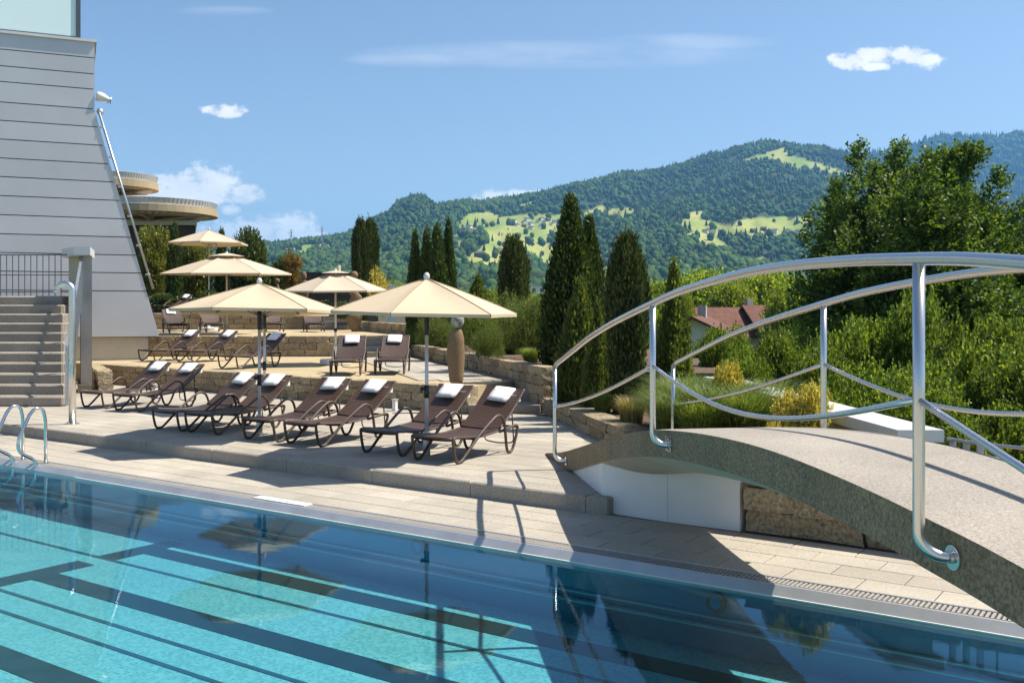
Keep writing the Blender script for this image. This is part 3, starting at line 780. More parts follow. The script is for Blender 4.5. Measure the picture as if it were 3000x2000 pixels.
# ------------------------------------------------------------------ loungers
LW = .345
def make_lounger(name):
    root = thing(name, '', 'sun lounger')
    T = MT['rattan_tube']
    for sgn in (-1, 1):
        y = sgn * LW
        pth = [(.10, y * .94, .345), (-.06, y, .355), (-.085, y, .30), (-.03, y, .06), (.05, y, .024), (.14, y, .06), (.45, y * 1.05, .31), (.78, y * 1.12, .525),
               (.92, y * 1.13, .575), (1.03, y * 1.13, .53), (1.09, y * 1.12, .40), (1.17, y * 1.06, .09), (1.245, y * 1.04, .024), (1.34, y * 1.04, .07), (1.47, y * 1.03, .33), (1.44, y, .385), (1.30, y, .375), (1.02, y, .335)]
        m = MB(); m.tube(smooth_path(pth, 4), .021, 8); m.build('side_frame', T, root, smooth=True)
        m = MB(); m.tube(smooth_path([(-.03, y * .97, .36), (.25, y * .97, .335), (.55, y * .97, .315), (.85, y * .97, .335), (1.04, y * .97, .352)], 4), .016, 6); m.build('seat_rail', T, root, smooth=True)
        m = MB(); m.tube(smooth_path([(1.02, y * .97, .365), (1.28, y * .97, .535), (1.52, y * .97, .735), (1.69, y * .97, .89)], 4), .015, 6); m.build('back_rail', T, root, smooth=True)
    m = MB(); m.tube([(-.075, -LW, .335), (-.09, -LW * .6, .345), (-.09, LW * .6, .345), (-.075, LW, .335)], .021, 8); m.build('front_bar', T, root, smooth=True)
    m = MB(); m.tube(round_path([(1.45, -LW, .365), (1.49, -LW * .5, .36), (1.49, LW * .5, .36), (1.45, LW, .365)], .1), .018, 8); m.build('rear_bar', T, root, smooth=True)
    m = MB(); m.tube(round_path([(1.46, -LW * .75, .66), (1.50, -LW * .75, .30), (1.52, -LW * .75, .12), (1.50, 0, .10), (1.52, LW * .75, .12), (1.50, LW * .75, .30), (1.46, LW * .75, .66)], .07), .011, 6); m.build('back_support', T, root, smooth=True)
    m = MB(); m.tube([(.42, -LW, .29), (.42, LW, .29)], .013, 6); m.build('cross_bar', T, root, smooth=True)
    def seat(a, b, off=0):
        x = lerp(-.095, 1.05, a); yy = lerp(-.97, .97, b) * LW
        z = .357 - .045 * math.sin(math.pi * min(1, max(0, (x + .02) / 1.05))) ** 1.2 - (.035 if a == 0 else 0) + .006
        z -= .010 * (1 - (2 * b - 1) ** 2)
        return (x, yy, z + off)
    m = MB(); m.grid(lambda a, b: seat(a, b), 16, 6); m.grid(lambda a, b: seat(a, b, -.014), 16, 6); m.build('seat', MT['wicker'], root, smooth=True)
    def back(a, b, off=0):
        x = lerp(1.02, 1.69, a); z = lerp(.372, .895, a) - .03 * math.sin(math.pi * a) - .012 * (1 - (2 * b - 1) ** 2)
        return (x - off * .62, lerp(-.97, .97, b) * LW, z + off * .78)
    m = MB(); m.grid(lambda a, b: back(a, b, .012), 12, 6); m.grid(lambda a, b: back(a, b, -.004), 12, 6); m.build('backrest', MT['wicker'], root, smooth=True)
    MB().box((1.63, -.20, .76), (.11, .14, .10)).build('white_pocket', MT['white_plastic'], root)
    return root
def towel_mesh():
    bm = bmesh.new(); bmesh.ops.create_cube(bm, size=1)
    bmesh.ops.subdivide_edges(bm, edges=bm.edges[:], cuts=3, use_grid_fill=True)
    rr = random.Random(3)
    for v in bm.verts:
        x, y, z = v.co
        r = 1 - .18 * (abs(2 * z)) ** 3
        v.co = Vector((x * .29 * (1 - .05 * (2 * z) ** 2) + rr.uniform(-.003, .003), y * .36 * (1 - .04 * (2 * z) ** 2) + rr.uniform(-.003, .003), z * .052 * (1 - .15 * (2 * x) ** 6) * (1 - .10 * (2 * y) ** 8) + rr.uniform(-.002, .002)))
    me = bpy.data.meshes.new('towel'); bm.to_mesh(me); bm.free(); me.materials.append(MT['towel'])
    me.polygons.foreach_set('use_smooth', [True] * len(me.polygons)); return me
TOW = towel_mesh()
proto_lounger = make_lounger('sun_lounger'); first = [True]
def put_lounger(p, rz, label, group, tlabel, towel=True):
    if first[0]: o = proto_lounger; first[0] = False
    else: o = copy_tree(proto_lounger)
    o.location = p; o.rotation_euler = (0, 0, rz); o['label'] = label; o['group'] = group
    if towel:
        t = link('folded_towel', TOW); M4 = Matrix.Translation(p) @ Matrix.Rotation(rz, 4, 'Z')
        sl = math.atan2(.523, .67)
        t.matrix_world = M4 @ Matrix.Translation((1.545 + random.uniform(-.03, .02), random.uniform(-.04, .04), .815)) @ Matrix.Rotation(-sl, 4, 'Y') @ Matrix.Rotation(random.uniform(-.1, .1), 4, 'Z')
        tag(t, tlabel, 'towel', 'folded towels on the loungers')
    return o
ordw = ['first', 'second', 'third', 'fourth', 'fifth', 'sixth', 'seventh', 'eighth']
front = [((1224, 1346), (1348, 1360)), ((1071.5, 1324), (1187, 1338)), ((849, 1298), (950, 1310)), ((725, 1285), (825, 1296.5)), ((554, 1264), (650, 1276)), ((455, 1255.5), (552, 1265)), ((343.5, 1201), (417, 1208)), ((246, 1191), (323, 1199))]
for i, (l, r_) in enumerate(front):
    a, b = G(*l), G(*r_); c = (a + b) / 2
    rz = math.pi / 2 + random.uniform(-.03, .03) + (.05 if i > 5 else 0)
    ax = Vector((math.cos(rz), math.sin(rz), 0))
    put_lounger(c - ax * .05, rz, 'brown wicker sun lounger of the front row, %s from the footbridge' % ordw[i], 'wicker sun loungers', 'folded white towel on the %s front row lounger from the footbridge' % ordw[i])
mid = [((640.7, 1078), (706, 1082)), ((514, 1059), (573, 1062)), ((408, 1056), (461, 1060))]
for i, (l, r_) in enumerate(mid):
    c = (G(*l, Z1) + G(*r_, Z1)) / 2; rz = math.pi / 2 + .02 + random.uniform(-.03, .03)
    put_lounger(c, rz, 'brown wicker lounger angled on the middle terrace, %s from the silver building' % ordw[2 - i], 'wicker sun loungers', 'folded white towel on the %s angled terrace lounger from the silver building' % ordw[2 - i])
for i, (l, r_) in enumerate((((962.5, 1100), (1061.5, 1100)), ((1092, 1098), (1189.5, 1096.5)))):
    c = (G(*l, Z1) + G(*r_, Z1)) / 2
    rz = math.atan2(FY, FX) + (.06 if i == 0 else .02)
    put_lounger(c, rz, 'wicker lounger facing the pool on the middle terrace, %s' % ('beside the parasol base' if i == 0 else 'beside the garden wall'), 'wicker sun loungers', 'folded white towel on the face-on lounger %s' % ('beside the parasol base' if i == 0 else 'beside the garden wall'))
up = [(525, 976, -.45, 'nearest the silver building'), (632, 974, -.42, 'second from the silver building'), (806, 972, -.30, 'third from the silver building'), (925, 972, -.22, 'beside the dark steps')]
for u, v, a, s in up:
    c = G(u, v, Z2); put_lounger(c, math.atan2(FY, FX) - a * .9 + .1, 'wicker lounger facing the pool on the upper terrace, %s' % s, 'wicker sun loungers', 'folded white towel on the upper terrace lounger %s' % s, towel=(u < 560))
top3 = [(470, -.5, 'half hidden by the silver building'), (575, -.25, 'standing between clipped shrubs'), (668, -.1, 'behind the vented parasol')]
for u, a, s in top3:
    d = 47.2; c = W((u - 1500) / FPX * d, d, Z3); put_lounger(c, math.atan2(FY, FX) + a, 'wicker lounger facing the pool on the highest terrace, %s' % s, 'wicker sun loungers', 'folded white towel on the highest terrace lounger %s' % s)

# ------------------------------------------------------------------ parasols
def parasol(label, base, H, R, hem, rot, tilt, mat, pole, sleeve=False, vent=False, group='cream parasols', sag=.10, disc=False):
    """H apex height, hem height of the canopy edge, R corner radius"""
    root = thing('parasol', label, 'parasol', base, 0, group)
    cen = Vector((0, 0, hem)); tl = Matrix.Rotation(tilt[0], 3, Vector((RX, RY, 0))) @ Matrix.Rotation(tilt[1], 3, Vector((FX, FY, 0)))
    def P(r, a, z): return Vector((0, 0, H)) + tl @ Vector((r * math.cos(a), r * math.sin(a), z - H))
    rise = H - hem
    def surf(rad, k, t):
        """rad 0..1 from apex, panel k, t 0..1 across the panel"""
        a0, a1 = rot + k * math.pi / 3, rot + (k + 1) * math.pi / 3
        p0, p1 = Vector((math.cos(a0), math.sin(a0), 0)), Vector((math.cos(a1), math.sin(a1), 0))
        q = lerp(p0, p1, t); s = 4 * t * (1 - t)
        q = q * (1 - .035 * s * rad)                                    # hem drawn in between the ribs
        z = H - rise * rad ** 1.04 - sag * s * rad * (1 - rad) * 1.6 + rise * .08 * rad * (1 - rad) * 1.2
        return Vector((0, 0, H)) + tl @ (Vector((q.x * R * rad, q.y * R * rad, z - H)))
    r0 = .0 if not vent else .14
    for k in range(6):
        m = MB(); m.grid(lambda a, b: surf(lerp(max(r0, .01), 1, a), k, b), 8, 6)
        m.grid(lambda a, b: surf(lerp(max(r0, .01), 1, a), k, b) - Vector((0, 0, .006)), 8, 6)
        m.grid(lambda a, b: surf(1, k, b) - Vector((0, 0, .0 + .045 * a)), 1, 6)
        m.build('canopy_panel', mat, root, smooth=True)
        a0 = rot + k * math.pi / 3
        tip = surf(1, k, 0) - Vector((0, 0, .025)); top = surf(.04, k, 0) - Vector((0, 0, .03)); md = surf(.5, k, 0) - Vector((0, 0, .03))
        m = MB(); m.tube([surf(max(r0, .03) + (1 - max(r0, .03)) * q_ / 8, k, 0) + Vector((0, 0, .002)) for q_ in range(9)], .007, 5); m.build('seam', MT['seam'], root)
        m = MB(); m.tube([top, md, tip], .010, 5); rb = m.build('rib', MT['darkmetal'], root)
        m = MB(); m.tube([md, Vector((0, 0, hem - .08)) + tl @ Vector((.04 * math.cos(a0), .04 * math.sin(a0), 0))], .008, 5); m.build('strut', MT['darkmetal'], rb)
    if vent:
        for k in range(6):
            m = MB(); m.grid(lambda a, b: surf(lerp(.01, .27, a), k, b) + Vector((0, 0, .05 + .05 * a + .03 * a * math.sin(math.pi * b))), 4, 6)
            m.grid(lambda a, b: surf(lerp(.01, .27, a), k, b) + Vector((0, 0, .045 + .05 * a + .03 * a * math.sin(math.pi * b))), 4, 6); m.build('vent_cap', mat, root, smooth=True)
    m = MB(); m.lathe([(.02, H - .02), (.042, H + .005), (.046, H + .04), (.036, H + .07), (.014, H + .09)], 14); m.build('finial', MT['alu'] if not vent else MT['alu'], root, smooth=True)
    if pole == 'alu':
        m = MB(); m.tube([(0, 0, .3), (0, 0, hem - .25)], .026, 12); m.build('pole', MT['alu'], root, smooth=True)
        m = MB(); m.tube([(0, 0, hem - .32), (0, 0, hem - .26), (0, 0, hem - .1), (0, 0, hem + .1)], [.030, .034, .036, .05], 12); m.build('tilt_joint', MT['black_plastic'], root, smooth=True)
        m = MB(); m.tube([(0, 0, .82), (0, 0, 1.0)], .038, 12); m.build('crank_clamp', MT['black_plastic'], root, smooth=True)
        m = MB(); q = -Vector((RX, RY, 0)) * .06 + Vector((0, 0, .95)); m.tube([q, q + Vector((FX, FY, 0)) * -.05], .03, 10); m.build('clamp_knob', MT['black_plastic'], root, smooth=True)
        m = MB(); m.tube([(0, 0, hem), (0, 0, H)], .022, 10); m.build('mast_top', MT['alu'], root, smooth=True)
        m = MB(); m.tube([(0, 0, 0), (0, 0, .34)], .052, 14); m.build('ground_sleeve', MT['alu'], root, smooth=True)
    else:
        m = MB(); m.tube([(0, 0, .04), (0, 0, H)], .03 if pole == 'white' else .022, 12); m.build('pole', MT['white_pole'] if pole == 'white' else MT['alu'], root, smooth=True)
        m = MB(); m.tube([(0, 0, hem * .44), (0, 0, hem * .44 + .1)], .045, 10); m.build('clamp', MT['black_plastic'], root, smooth=True)
    if sleeve:
        m = MB(); m.tube([(0, 0, .1), (0, 0, .52)], .075, 4); m.build('base_sleeve', MT['white_plastic'], root)
    if disc:
        m = MB(); m.lathe([(.43, 0), (.44, .02), (.44, .13), (.42, .15)], 28); m.build('base_disc', MT['white_plastic'], root)
    return root
hexrot = PHI + math.radians(15) + math.pi
parasol('cream parasol on an aluminium pole between the first two front loungers', G(1250, 1335), 2.50, 1.33, 2.03, hexrot, (.012, .022), MT['canvas'], 'alu')
parasol('cream parasol on an aluminium pole behind the fourth and fifth front loungers', G(760, 1275), 2.50, 1.41, 2.06, hexrot, (-.03, .012), MT['canvas'], 'alu')
parasol('cream parasol against the low stone wall, almost covered by the parasol before it', W((775 - 1500) / FPX * 20.5, 20.5), 2.42, 1.32, 2.0, hexrot, (-.02, .01), MT['canvas'], 'alu')
parasol('beige vented parasol with round white base beside the face-on loungers', G(983, 1067, Z1), 2.62, 1.47, 2.10, hexrot, (.03, -.004), MT['canvas_pale'], 'white', True, True, disc=True)
parasol('large beige vented parasol on the upper terrace over the loungers', G(664, 978, Z2), 2.92, 2.33, 2.20, hexrot, (.02, .0), MT['canvas_pale'], 'white', False, True)
parasol('tall pale parasol on a slim pole with its disc on the upper terrace', G(612, 969, Z2), 4.25, 1.70, 3.68, hexrot + .35, (.0, .0), MT['canvas_pale'], 'slim', True, disc=True)

for p, h, lb in ((G(1157, 1203), .22, 'short white bollard lamp behind the third front lounger'), (G(455, 1163), .30, 'short white bollard lamp behind the seventh front lounger')):
    bo = thing('bollard_lamp', lb, 'bollard', p)
    MB().box((0, 0, h / 2), (.09, .09, h)).build('body', MT['white_plastic'], bo, bevel=.008)
    MB().box((0, 0, h + .012), (.11, .11, .02)).build('cap', MT['alu'], bo)
# ------------------------------------------------------------------ stone figures
def pebble(name, prof, mat, parent, seed, loc=(0, 0, 0), flat=.75, rot=0.0, nz=.05):
    """prof: list of (z, half width, x offset)"""
    m = MB(); n = 20; zs_ = np.array([p[0] for p in prof]); ws = np.array([p[1] for p in prof]); xs = np.array([p[2] for p in prof])
    zz_ = np.linspace(zs_[0], zs_[-1], 22); V = []
    for i, z in enumerate(zz_):
        t = i / 21
        w = np.interp(z, zs_, ws); xo = np.interp(z, zs_, xs)
        for k in range(n):
            a = 2 * math.pi * k / n
            j = 1 + nz * (2 * float(fbm(np.array(a * 1.1 + seed), np.array(z * 3.0), seed)) - .9)
            x_, y_ = xo + w * j * math.cos(a), flat * w * j * math.sin(a)
            V.append(Vector((loc[0], loc[1], loc[2])) + Vector((RX, RY, 0)) * x_ + Vector((FX, FY, 0)) * y_ + Vector((0, 0, z)))
    F = [(i * n + k, i * n + (k + 1) % n, (i + 1) * n + (k + 1) % n, (i + 1) * n + k) for i in range(21) for k in range(n)] + [tuple(range(n - 1, -1, -1)), tuple(range(21 * n, 22 * n))]
    m.add(V, F); return m.build(name, mat, parent, smooth=True)
def egg(zc, hz, w): return [(zc + hz * math.sin(t), max(.004, w * math.cos(t)), 0) for t in np.linspace(-1.57, 1.57, 13)]
sc1 = thing('stone_figure', 'tall brown standing stone with grey boulder head at the wall end', 'sculpture', G(1337, 1131, Z1))
pebble('body_stone', [(0, .055, .0), (.02, .10, 0), (.12, .14, 0), (.45, .168, -.01), (.75, .178, -.012), (.95, .16, 0), (1.08, .12, .01), (1.16, .075, .025), (1.18, .02, .03)], MT['sandstone'], sc1, 2)
pebble('head_stone', egg(1.325, .155, .135), MT['grey_boulder'], sc1, 9, (.03 * RX, .03 * RY, 0), .85, 0, .12)
sc2 = thing('stone_figure', 'tall carved brown stone figure with round head by the upper steps', 'sculpture', W((1038 - 1500) / FPX * 40.5, 40.5, Z2))
pebble('lower_stone', [(0, .10, 0), (.25, .24, 0), (.55, .33, 0), (.68, .30, .02), (.72, .2, 0), (.74, .02, 0)], MT['sandstone'], sc2, 4, flat=.5)
pebble('middle_stone', [(.70, .1, 0), (.85, .16, .02), (1.1, .2, .0), (1.3, .26, .05), (1.42, .22, .1), (1.7, .16, -.12), (2.0, .2, -.1), (2.1, .02, -.1)], MT['sandstone'], sc2, 5, flat=.5)
pebble('head_stone', egg(2.30, .17, .155), MT['sandstone'], sc2, 6, nz=.08)
sc3 = thing('stone_figure', 'brown stone figure with oval head and cleft torso before the green wall', 'sculpture', W((892 - 1500) / FPX * 49, 49, Z3))
pebble('torso_stone', [(.5, .02, 0), (.6, .12, 0), (1.0, .22, 0), (1.45, .23, 0), (1.6, .17, 0), (1.63, .02, 0)], MT['sandstone'], sc3, 8, flat=.5)
pebble('leg_stone', [(0, .14, 0), (.25, .17, 0), (.5, .15, 0), (.6, .05, 0)], MT['sandstone'], sc3, 11, flat=.6)
pebble('head_stone', egg(1.83, .23, .14), MT['sandstone'], sc3, 12, (-.03 * RX, -.03 * RY, 0), nz=.06)
sc4 = thing('stone_figure', 'small round stone head on a leafy pedestal beside the amber tree', 'sculpture', W((812 - 1500) / FPX * 50, 50, Z3))
pebble('pedestal_stone', [(0, .2, 0), (.5, .22, 0), (1.0, .16, .05), (1.45, .06, 0), (1.5, .02, 0)], MT['sandstone'], sc4, 14, flat=.6)
pebble('head_stone', egg(1.62, .13, .13), MT['sandstone'], sc4, 15)

# ------------------------------------------------------------------ footbridge
bdir = Vector((.16, -.987)); bdir.normalize(); bnor = Vector((.987, .16)); bnor.normalize()
def BR(s, w, z):
    """s metres along the bridge, w metres across it from the side near the viewer"""
    c = Vector(A_) + bdir * s + bnor * w
    return W(c.x, c.y, z)
DS = [(0, .0), (1.5, .25), (3.09, .59), (4.47, .86), (5.6, 1.01), (6.8, 1.105), (7.9, 1.135), (9, 1.095), (9.7, 1.045), (10.4, .985), (12, .76), (14, .36), (15.6, .0)]
RS = [(1.41, 1.32), (2.86, 1.67), (4.2, 1.91), (5.6, 2.115), (6.42, 2.21), (7.17, 2.27), (8, 2.315), (9, 2.315), (9.7, 2.29), (10.47, 2.24), (12, 2.02), (14, 1.55)]
def curve(tab):
    pts = smooth_path([Vector((a, b, 0)) for a, b in tab], 10)
    xs, ys = [p.x for p in pts], [p.y for p in pts]
    k = np.ones(9) / 9
    ys2 = np.convolve(np.pad(ys, 4, mode='edge'), k, 'valid') if len(tab) > 3 else ys
    ys2[0] = ys[0]; ys2[-1] = ys[-1]
    return lambda s: float(np.interp(s, xs, ys2))
deck_z, rail_z = curve(DS), curve(RS)
BWD = 1.31
br = thing('footbridge', 'arched concrete footbridge with steel tube railings over the pool', 'footbridge', BR(0, .65, 0))
ss = np.linspace(0, 15.6, 79)
top_, sid, sof = MB(), MB(), MB()
def thk(s): return min(.245, .02 + .15 * s)
top_.grid(lambda a, b: BR(15.6 * a, lerp(.0, BWD, b), deck_z(15.6 * a) + .001 + (.0 if 0 < b < 1 else -.006)), 78, 8)
top_.build('walkway', MT['bridge_top'], br, smooth=True, world=True)
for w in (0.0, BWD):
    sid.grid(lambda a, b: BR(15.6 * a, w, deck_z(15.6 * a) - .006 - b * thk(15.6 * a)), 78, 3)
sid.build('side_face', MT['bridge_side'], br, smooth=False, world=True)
def sof_z(s, w):
    k = min(1, w / .55, (BWD - w) / .55); k = max(0, k)
    return deck_z(s) - thk(s) - .006 - .17 * math.sin(k * math.pi / 2) * min(1, s / 3)
sof.grid(lambda a, b: BR(15.6 * a, BWD * b, sof_z(15.6 * a, BWD * b)), 78, 12)
sof.build('soffit', MT['soffit'], br, smooth=True, world=True)
posts = [1.41, 5.62, 9.72, 13.6]
OFF = .14
def bar_pts(w):
    """the wavy lower bar of one railing, span by span"""
    spans = []
    at = {1.41: .81, 5.62: 1.57, 9.72: 1.64, 13.6: 1.0}
    for a, b in zip(posts[:-1], posts[1:]):
        P = []
        for i in range(21):
            t = i / 20; s = lerp(a, b, t)
            base = lerp(at[a], at[b], t); sagd = {1.41: .06, 5.62: .245, 9.72: .16}[a]
            P.append(BR(s, w, base - sagd * math.sin(math.pi * t) ** (1.0)))
        spans.append(P)
    return spans
for w, sg in ((-OFF, 1), (BWD + OFF, -1)):
    m = MB(); m.tube([BR(s, w, rail_z(s)) for s in np.linspace(1.41, 13.6, 80)], .031, 14); m.build('hand_rail', MT['steel'], br, smooth=True, world=True)
    for P in bar_pts(w):
        m = MB(); m.tube(P, .017, 10); m.build('lower_bar', MT['steel'], br, smooth=True, world=True)
    for s in posts:
        zf = deck_z(s) - thk(s) * .52
        rr_ = OFF - .03; pth = [BR(s, w, rail_z(s) - .02), BR(s, w, lerp(rail_z(s), zf, .5)), BR(s, w, zf + rr_ + .02)] + [BR(s + .05 * (1 - math.cos(a)), w + sg * rr_ * (1 - math.cos(a)), zf + rr_ * (1 - math.sin(a))) for a in np.linspace(0, math.pi / 2, 10)] + [BR(s + .06, w + sg * (OFF - .004), zf)]
        m = MB(); m.tube(pth, .0275, 14); po = m.build('post', MT['steel'], br, smooth=True, world=True)
        q = BR(s + .06, w + sg * (OFF - .012), zf); nvec = (BR(0, 1, 0) - BR(0, 0, 0)).normalized() * sg
        m = MB(); m.tube([q, q + nvec * .011], .058, 18); m.build('flange', MT['steel'], br, world=True)
# small sign plate by the second post
sp = posts[1] + .02; zf = deck_z(sp) - thk(sp) * .5
sg_ = thing('sign_plate', 'small scuffed metal sign plate behind the second bridge post', 'sign', BR(sp, -.006, zf))
tdir = (BR(1, 0, 0) - BR(0, 0, 0)).normalized(); ang_b = math.atan2(tdir.y, tdir.x)
def plate(name, ds, dz, w, h, t, mat):
    q = BR(sp + ds, -.006 - t, zf + dz) - sg_.location; MB().box(q, (w, .004, h), ang_b).build(name, mat, sg_)
plate('plate', 0, 0, .16, .135, 0, MT['steel_dull'])
plate('header', .01, .045, .11, .03, .004, MT['black_plastic'])
plate('lettering', .012, .045, .06, .010, .008, MT['white_plastic'])
plate('symbol', .0, -.025, .03, .04, .004, MT['black_plastic'])
plate('symbol_inset', .0, -.025, .016, .022, .008, MT['white_plastic'])
plate('lettering', .04, -.045, .05, .014, .004, MT['black_plastic'])

# abutment under the bridge: white rendered wall, then rough stone
ab = thing('bridge_abutment', 'white rendered abutment wall under the start of the footbridge', 'wall', W(1.3, 11.3, PAVE_Z))
J_, K_ = (1.645, 10.48), (2.34, 10.02)
def xy(p): return W(p[0], p[1]).xy
nb = Vector(B_) + bnor * .012; nc = Vector(C_) + bnor * .012
m = MB(); m.prism([xy(nb), xy(nc), xy((1.30, 12.9)), xy((1.1, 13.3))], [-.02, -.19, -.19, -.02], [.0, .38, .14, .01]); m.build('return_face', MT['white_wall'], ab, world=True)
m = MB(); m.prism([xy(nc), xy(J_), xy((1.95, 10.9)), xy((1.33, 12.8))], [-.2] * 4, [.40, .48, .46, .10]); m.build('front_face', MT['white_wall'], ab, world=True)
m = MB(); m.prism([xy((J_[0] + .004, J_[1])), xy((K_[0] - .03, K_[1] + .02)), xy((K_[0] + .2, K_[1] + .35)), xy((2.0, 10.9))], [-.2] * 4, [.48, .34, .34, .46]); m.build('side_panel', MT['white_wall'], ab, world=True)
kx0 = W(*K_)
block_wall('retaining_wall', 'rough granite retaining wall below the bridge along the pool walk', (kx0.x, kx0.y), (kx0.x + 7.5, kx0.y - .02), PAVE_Z, [.22, .24, .14], 1.1, .4, None, 1)

# ------------------------------------------------------------------ garden beds, parapet and fence on the right
bed = MB().prism([xy(p) for p in ((.75, 19.95), (4.2, 19.5), (7, 30), (-2.9, 36), (-3.2, 33.4))], -3.9, .82); struct('conifer_bed', bed, MT['soil'])
bed2 = MB().prism([xy(p) for p in ((1.95, 13.4), (4.2, 12.6), (4.2, 19.6), (.95, 19.8), (1.7, 15.8))], -3.9, .27); struct('grass_bed', bed2, MT['soil'])
bed3 = MB().prism([(kx0.x + .1, kx0.y + .35), (kx0.x + 7.5, kx0.y + .3), (kx0.x + 7.5, kx0.y + 1.2), xy((4.2, 12.6)), xy((2.1, 13.4))], -3.9, .30); struct('euonymus_bed', bed3, MT['soil'])
pp = thing('parapet_wall', 'low concrete parapet with pale metal coping beyond the footbridge', 'wall', W(3.7, 12, -1))
m = MB(); m.prism([xy(p) for p in ((3.78, 9.65), (4.10, 9.65), (3.76, 17.2), (3.42, 17.2))], -3.9, .78); m.build('wall', MT['concrete'], pp, world=True)
m = MB(); m.prism([xy(p) for p in ((3.72, 9.55), (4.17, 9.55), (3.84, 17.3), (3.34, 17.3))], .782, .90); m.build('coping', MT['coping'], pp, world=True)
fc = thing('low_railing', 'small galvanised railing with flat uprights beyond the parapet', 'railing', W(4.6, 9.6, 0))
m = MB(); pth = [W(4.20, 9.55, .815), W(4.42, 9.28, .80), W(4.66, 9.0, .80), W(6.2, 7.4, .79)]; m.tube(pth, .018, 6); m.build('top_rail', MT['galv'], fc, world=True)
for k in range(3): MB().box(W(4.23 + .085 * k, 9.50 - .10 * k, .46), (.075, .012, .66), PHI + .3).build('flat_upright', MT['galv'], fc, world=True)
for k in range(8):
    t = k / 7; q = lerp(W(4.50, 9.18), W(5.9, 7.7), t); m = MB(); m.tube([q + Vector((0, 0, .1)), q + Vector((0, 0, .80))], .012, 6); m.build('upright', MT['galv'], fc, world=True)

# ------------------------------------------------------------------ planting
def leaves(C, A, Wd, L, w):
    """diamond leaves: centre C, axis A, side Wd (unit), lengths L, half widths w"""
    n = len(C); L = np.broadcast_to(L, (n,))[:, None]; w = np.broadcast_to(w, (n,))[:, None]
    V = np.stack([C - A * L * .5, C + Wd * w - A * L * .05, C + A * L * .5, C - Wd * w - A * L * .05], 1).reshape(-1, 3)
    F = np.arange(4 * n).reshape(n, 4); return V, F
def unit(a): return a / np.maximum(np.linalg.norm(a, axis=1, keepdims=True), 1e-9)
def rnd(n): return unit(rng.normal(size=(n, 3)))
def side_of(A):
    s = np.cross(A, rnd(len(A))); return unit(s)
def merge(parts):
    V, F, o = [], [], 0
    for v, f in parts: V.append(v); F.append(f + o); o += len(v)
    return np.concatenate(V), np.concatenate(F)
def core_shape(prof, H, R, n=10, k=.72):
    V = []; m = 9
    for i in range(m):
        t = i / (m - 1)
        for j in range(n):
            a = 2 * math.pi * j / n; r = R * prof(t) * k * (1 if 0 < i < m - 1 else .3)
            V.append((r * math.cos(a), r * math.sin(a), H * (.03 + .9 * t)))
    F = [(i * n + j, i * n + (j + 1) % n, (i + 1) * n + (j + 1) % n, (i + 1) * n + j) for i in range(m - 1) for j in range(n)]
    return np.array(V), np.array(F)
def column_mesh(name, H, R, prof, mat, n=9000, leaf=.055, up_=1.0, rough=.22, tips=1, core=.72):
    """columnar evergreen; prof(t) gives the relative radius"""
    parts = [core_shape(prof, H, R, 10, core)]
    nc = n // 9
    t = rng.random(nc) ** .9; a = rng.random(nc) * 2 * math.pi
    pr = np.array([prof(x) for x in t])
    lump = 1 + rough * (1.5 * fbm(np.cos(a) * 2.3 + 7, np.sin(a) * 2.3 + t * H * .55, 3, 3) * 2 - 1.4) + rough * .9 * (fbm(a * 2.5, t * H * 4.5, 8, 2) - .37) + rng.normal(size=nc) * .06
    t = np.clip(t * (1 + .10 * rough * 4 * (vn(np.cos(a) * 3 + 5, np.sin(a) * 3 + 5, 6) - .5)), 0, 1.08)
    rad = R * pr * lump * np.sqrt(rng.uniform(.72, 1.0, nc))
    C = np.stack([rad * np.cos(a), rad * np.sin(a), t * H], 1)
    C = np.repeat(C, 9, 0) + rng.normal(size=(nc * 9, 3)) * np.array([leaf * .8, leaf * .8, leaf * 1.3])
    aa = np.repeat(a, 9)
    A = unit(np.stack([np.cos(aa) * .55, np.sin(aa) * .55, np.full(len(aa), up_)], 1) + rng.normal(size=(len(aa), 3)) * .35)
    s = rng.uniform(.6, 1.3, len(aa))
    parts.append(leaves(C, A, side_of(A), leaf * 1.7 * s, leaf * .36 * s))
    V, F = merge(parts)
    return np_mesh(name, V, F, mat)
def cone_prof(p=.8, base=.85): return lambda t: max(.02, (base + (1 - base) * min(1, t * 5)) * (1 - max(0, (t - .12) / .88) ** (1 / p)))
def col_prof(): return lambda t: max(.04, (min(1, .72 + t * .55)) * (1 - max(0, (t - .74) / .26) ** 2.0 * .74))
trunk_me = {}
def trunk_mesh(h, r):
    m = MB(); m.tube([(0, 0, -.1), (.02, .01, h * .5), (0, .02, h)], [r, r * .8, r * .5], 7); return m.mesh('trunk', MT['bark'], True)
TRK = trunk_mesh(1.0, .05)
def plant(name, label, cat, mesh, loc, sc=(1, 1, 1), rz=None, group=None, trunk=(.05, .6), part='foliage'):
    o = thing(name, label, cat, loc, random.uniform(0, 6.28) if rz is None else rz, group)
    f = link(part, mesh, o); f.scale = sc
    if trunk:
        t = link('trunk', TRK, o); t.scale = (trunk[0] / .05, trunk[0] / .05, trunk[1])
    return o
TH = [column_mesh('thuja_foliage', 1.0 * 3.4, .60, cone_prof(.62, .8), MT['thuja'], 34000, .062, 1.1, .24) for _ in range(2)]
TH_S = column_mesh('slim_thuja_foliage', 3.4, .42, cone_prof(.5, .8), MT['thuja'], 20000, .065, 1.1, .3)
YW = [column_mesh('yew_foliage', 2.6, .36, col_prof(), MT['yew'], 26000, .05, 1.3, .30) for _ in range(2)]
JN = column_mesh('juniper_foliage', 2.0, .55, cone_prof(.7, .9), MT['juniper'], 22000, .05, 1.2, .35)
def at(u, d, z): return W((u - 1500) / FPX * d, d, z)
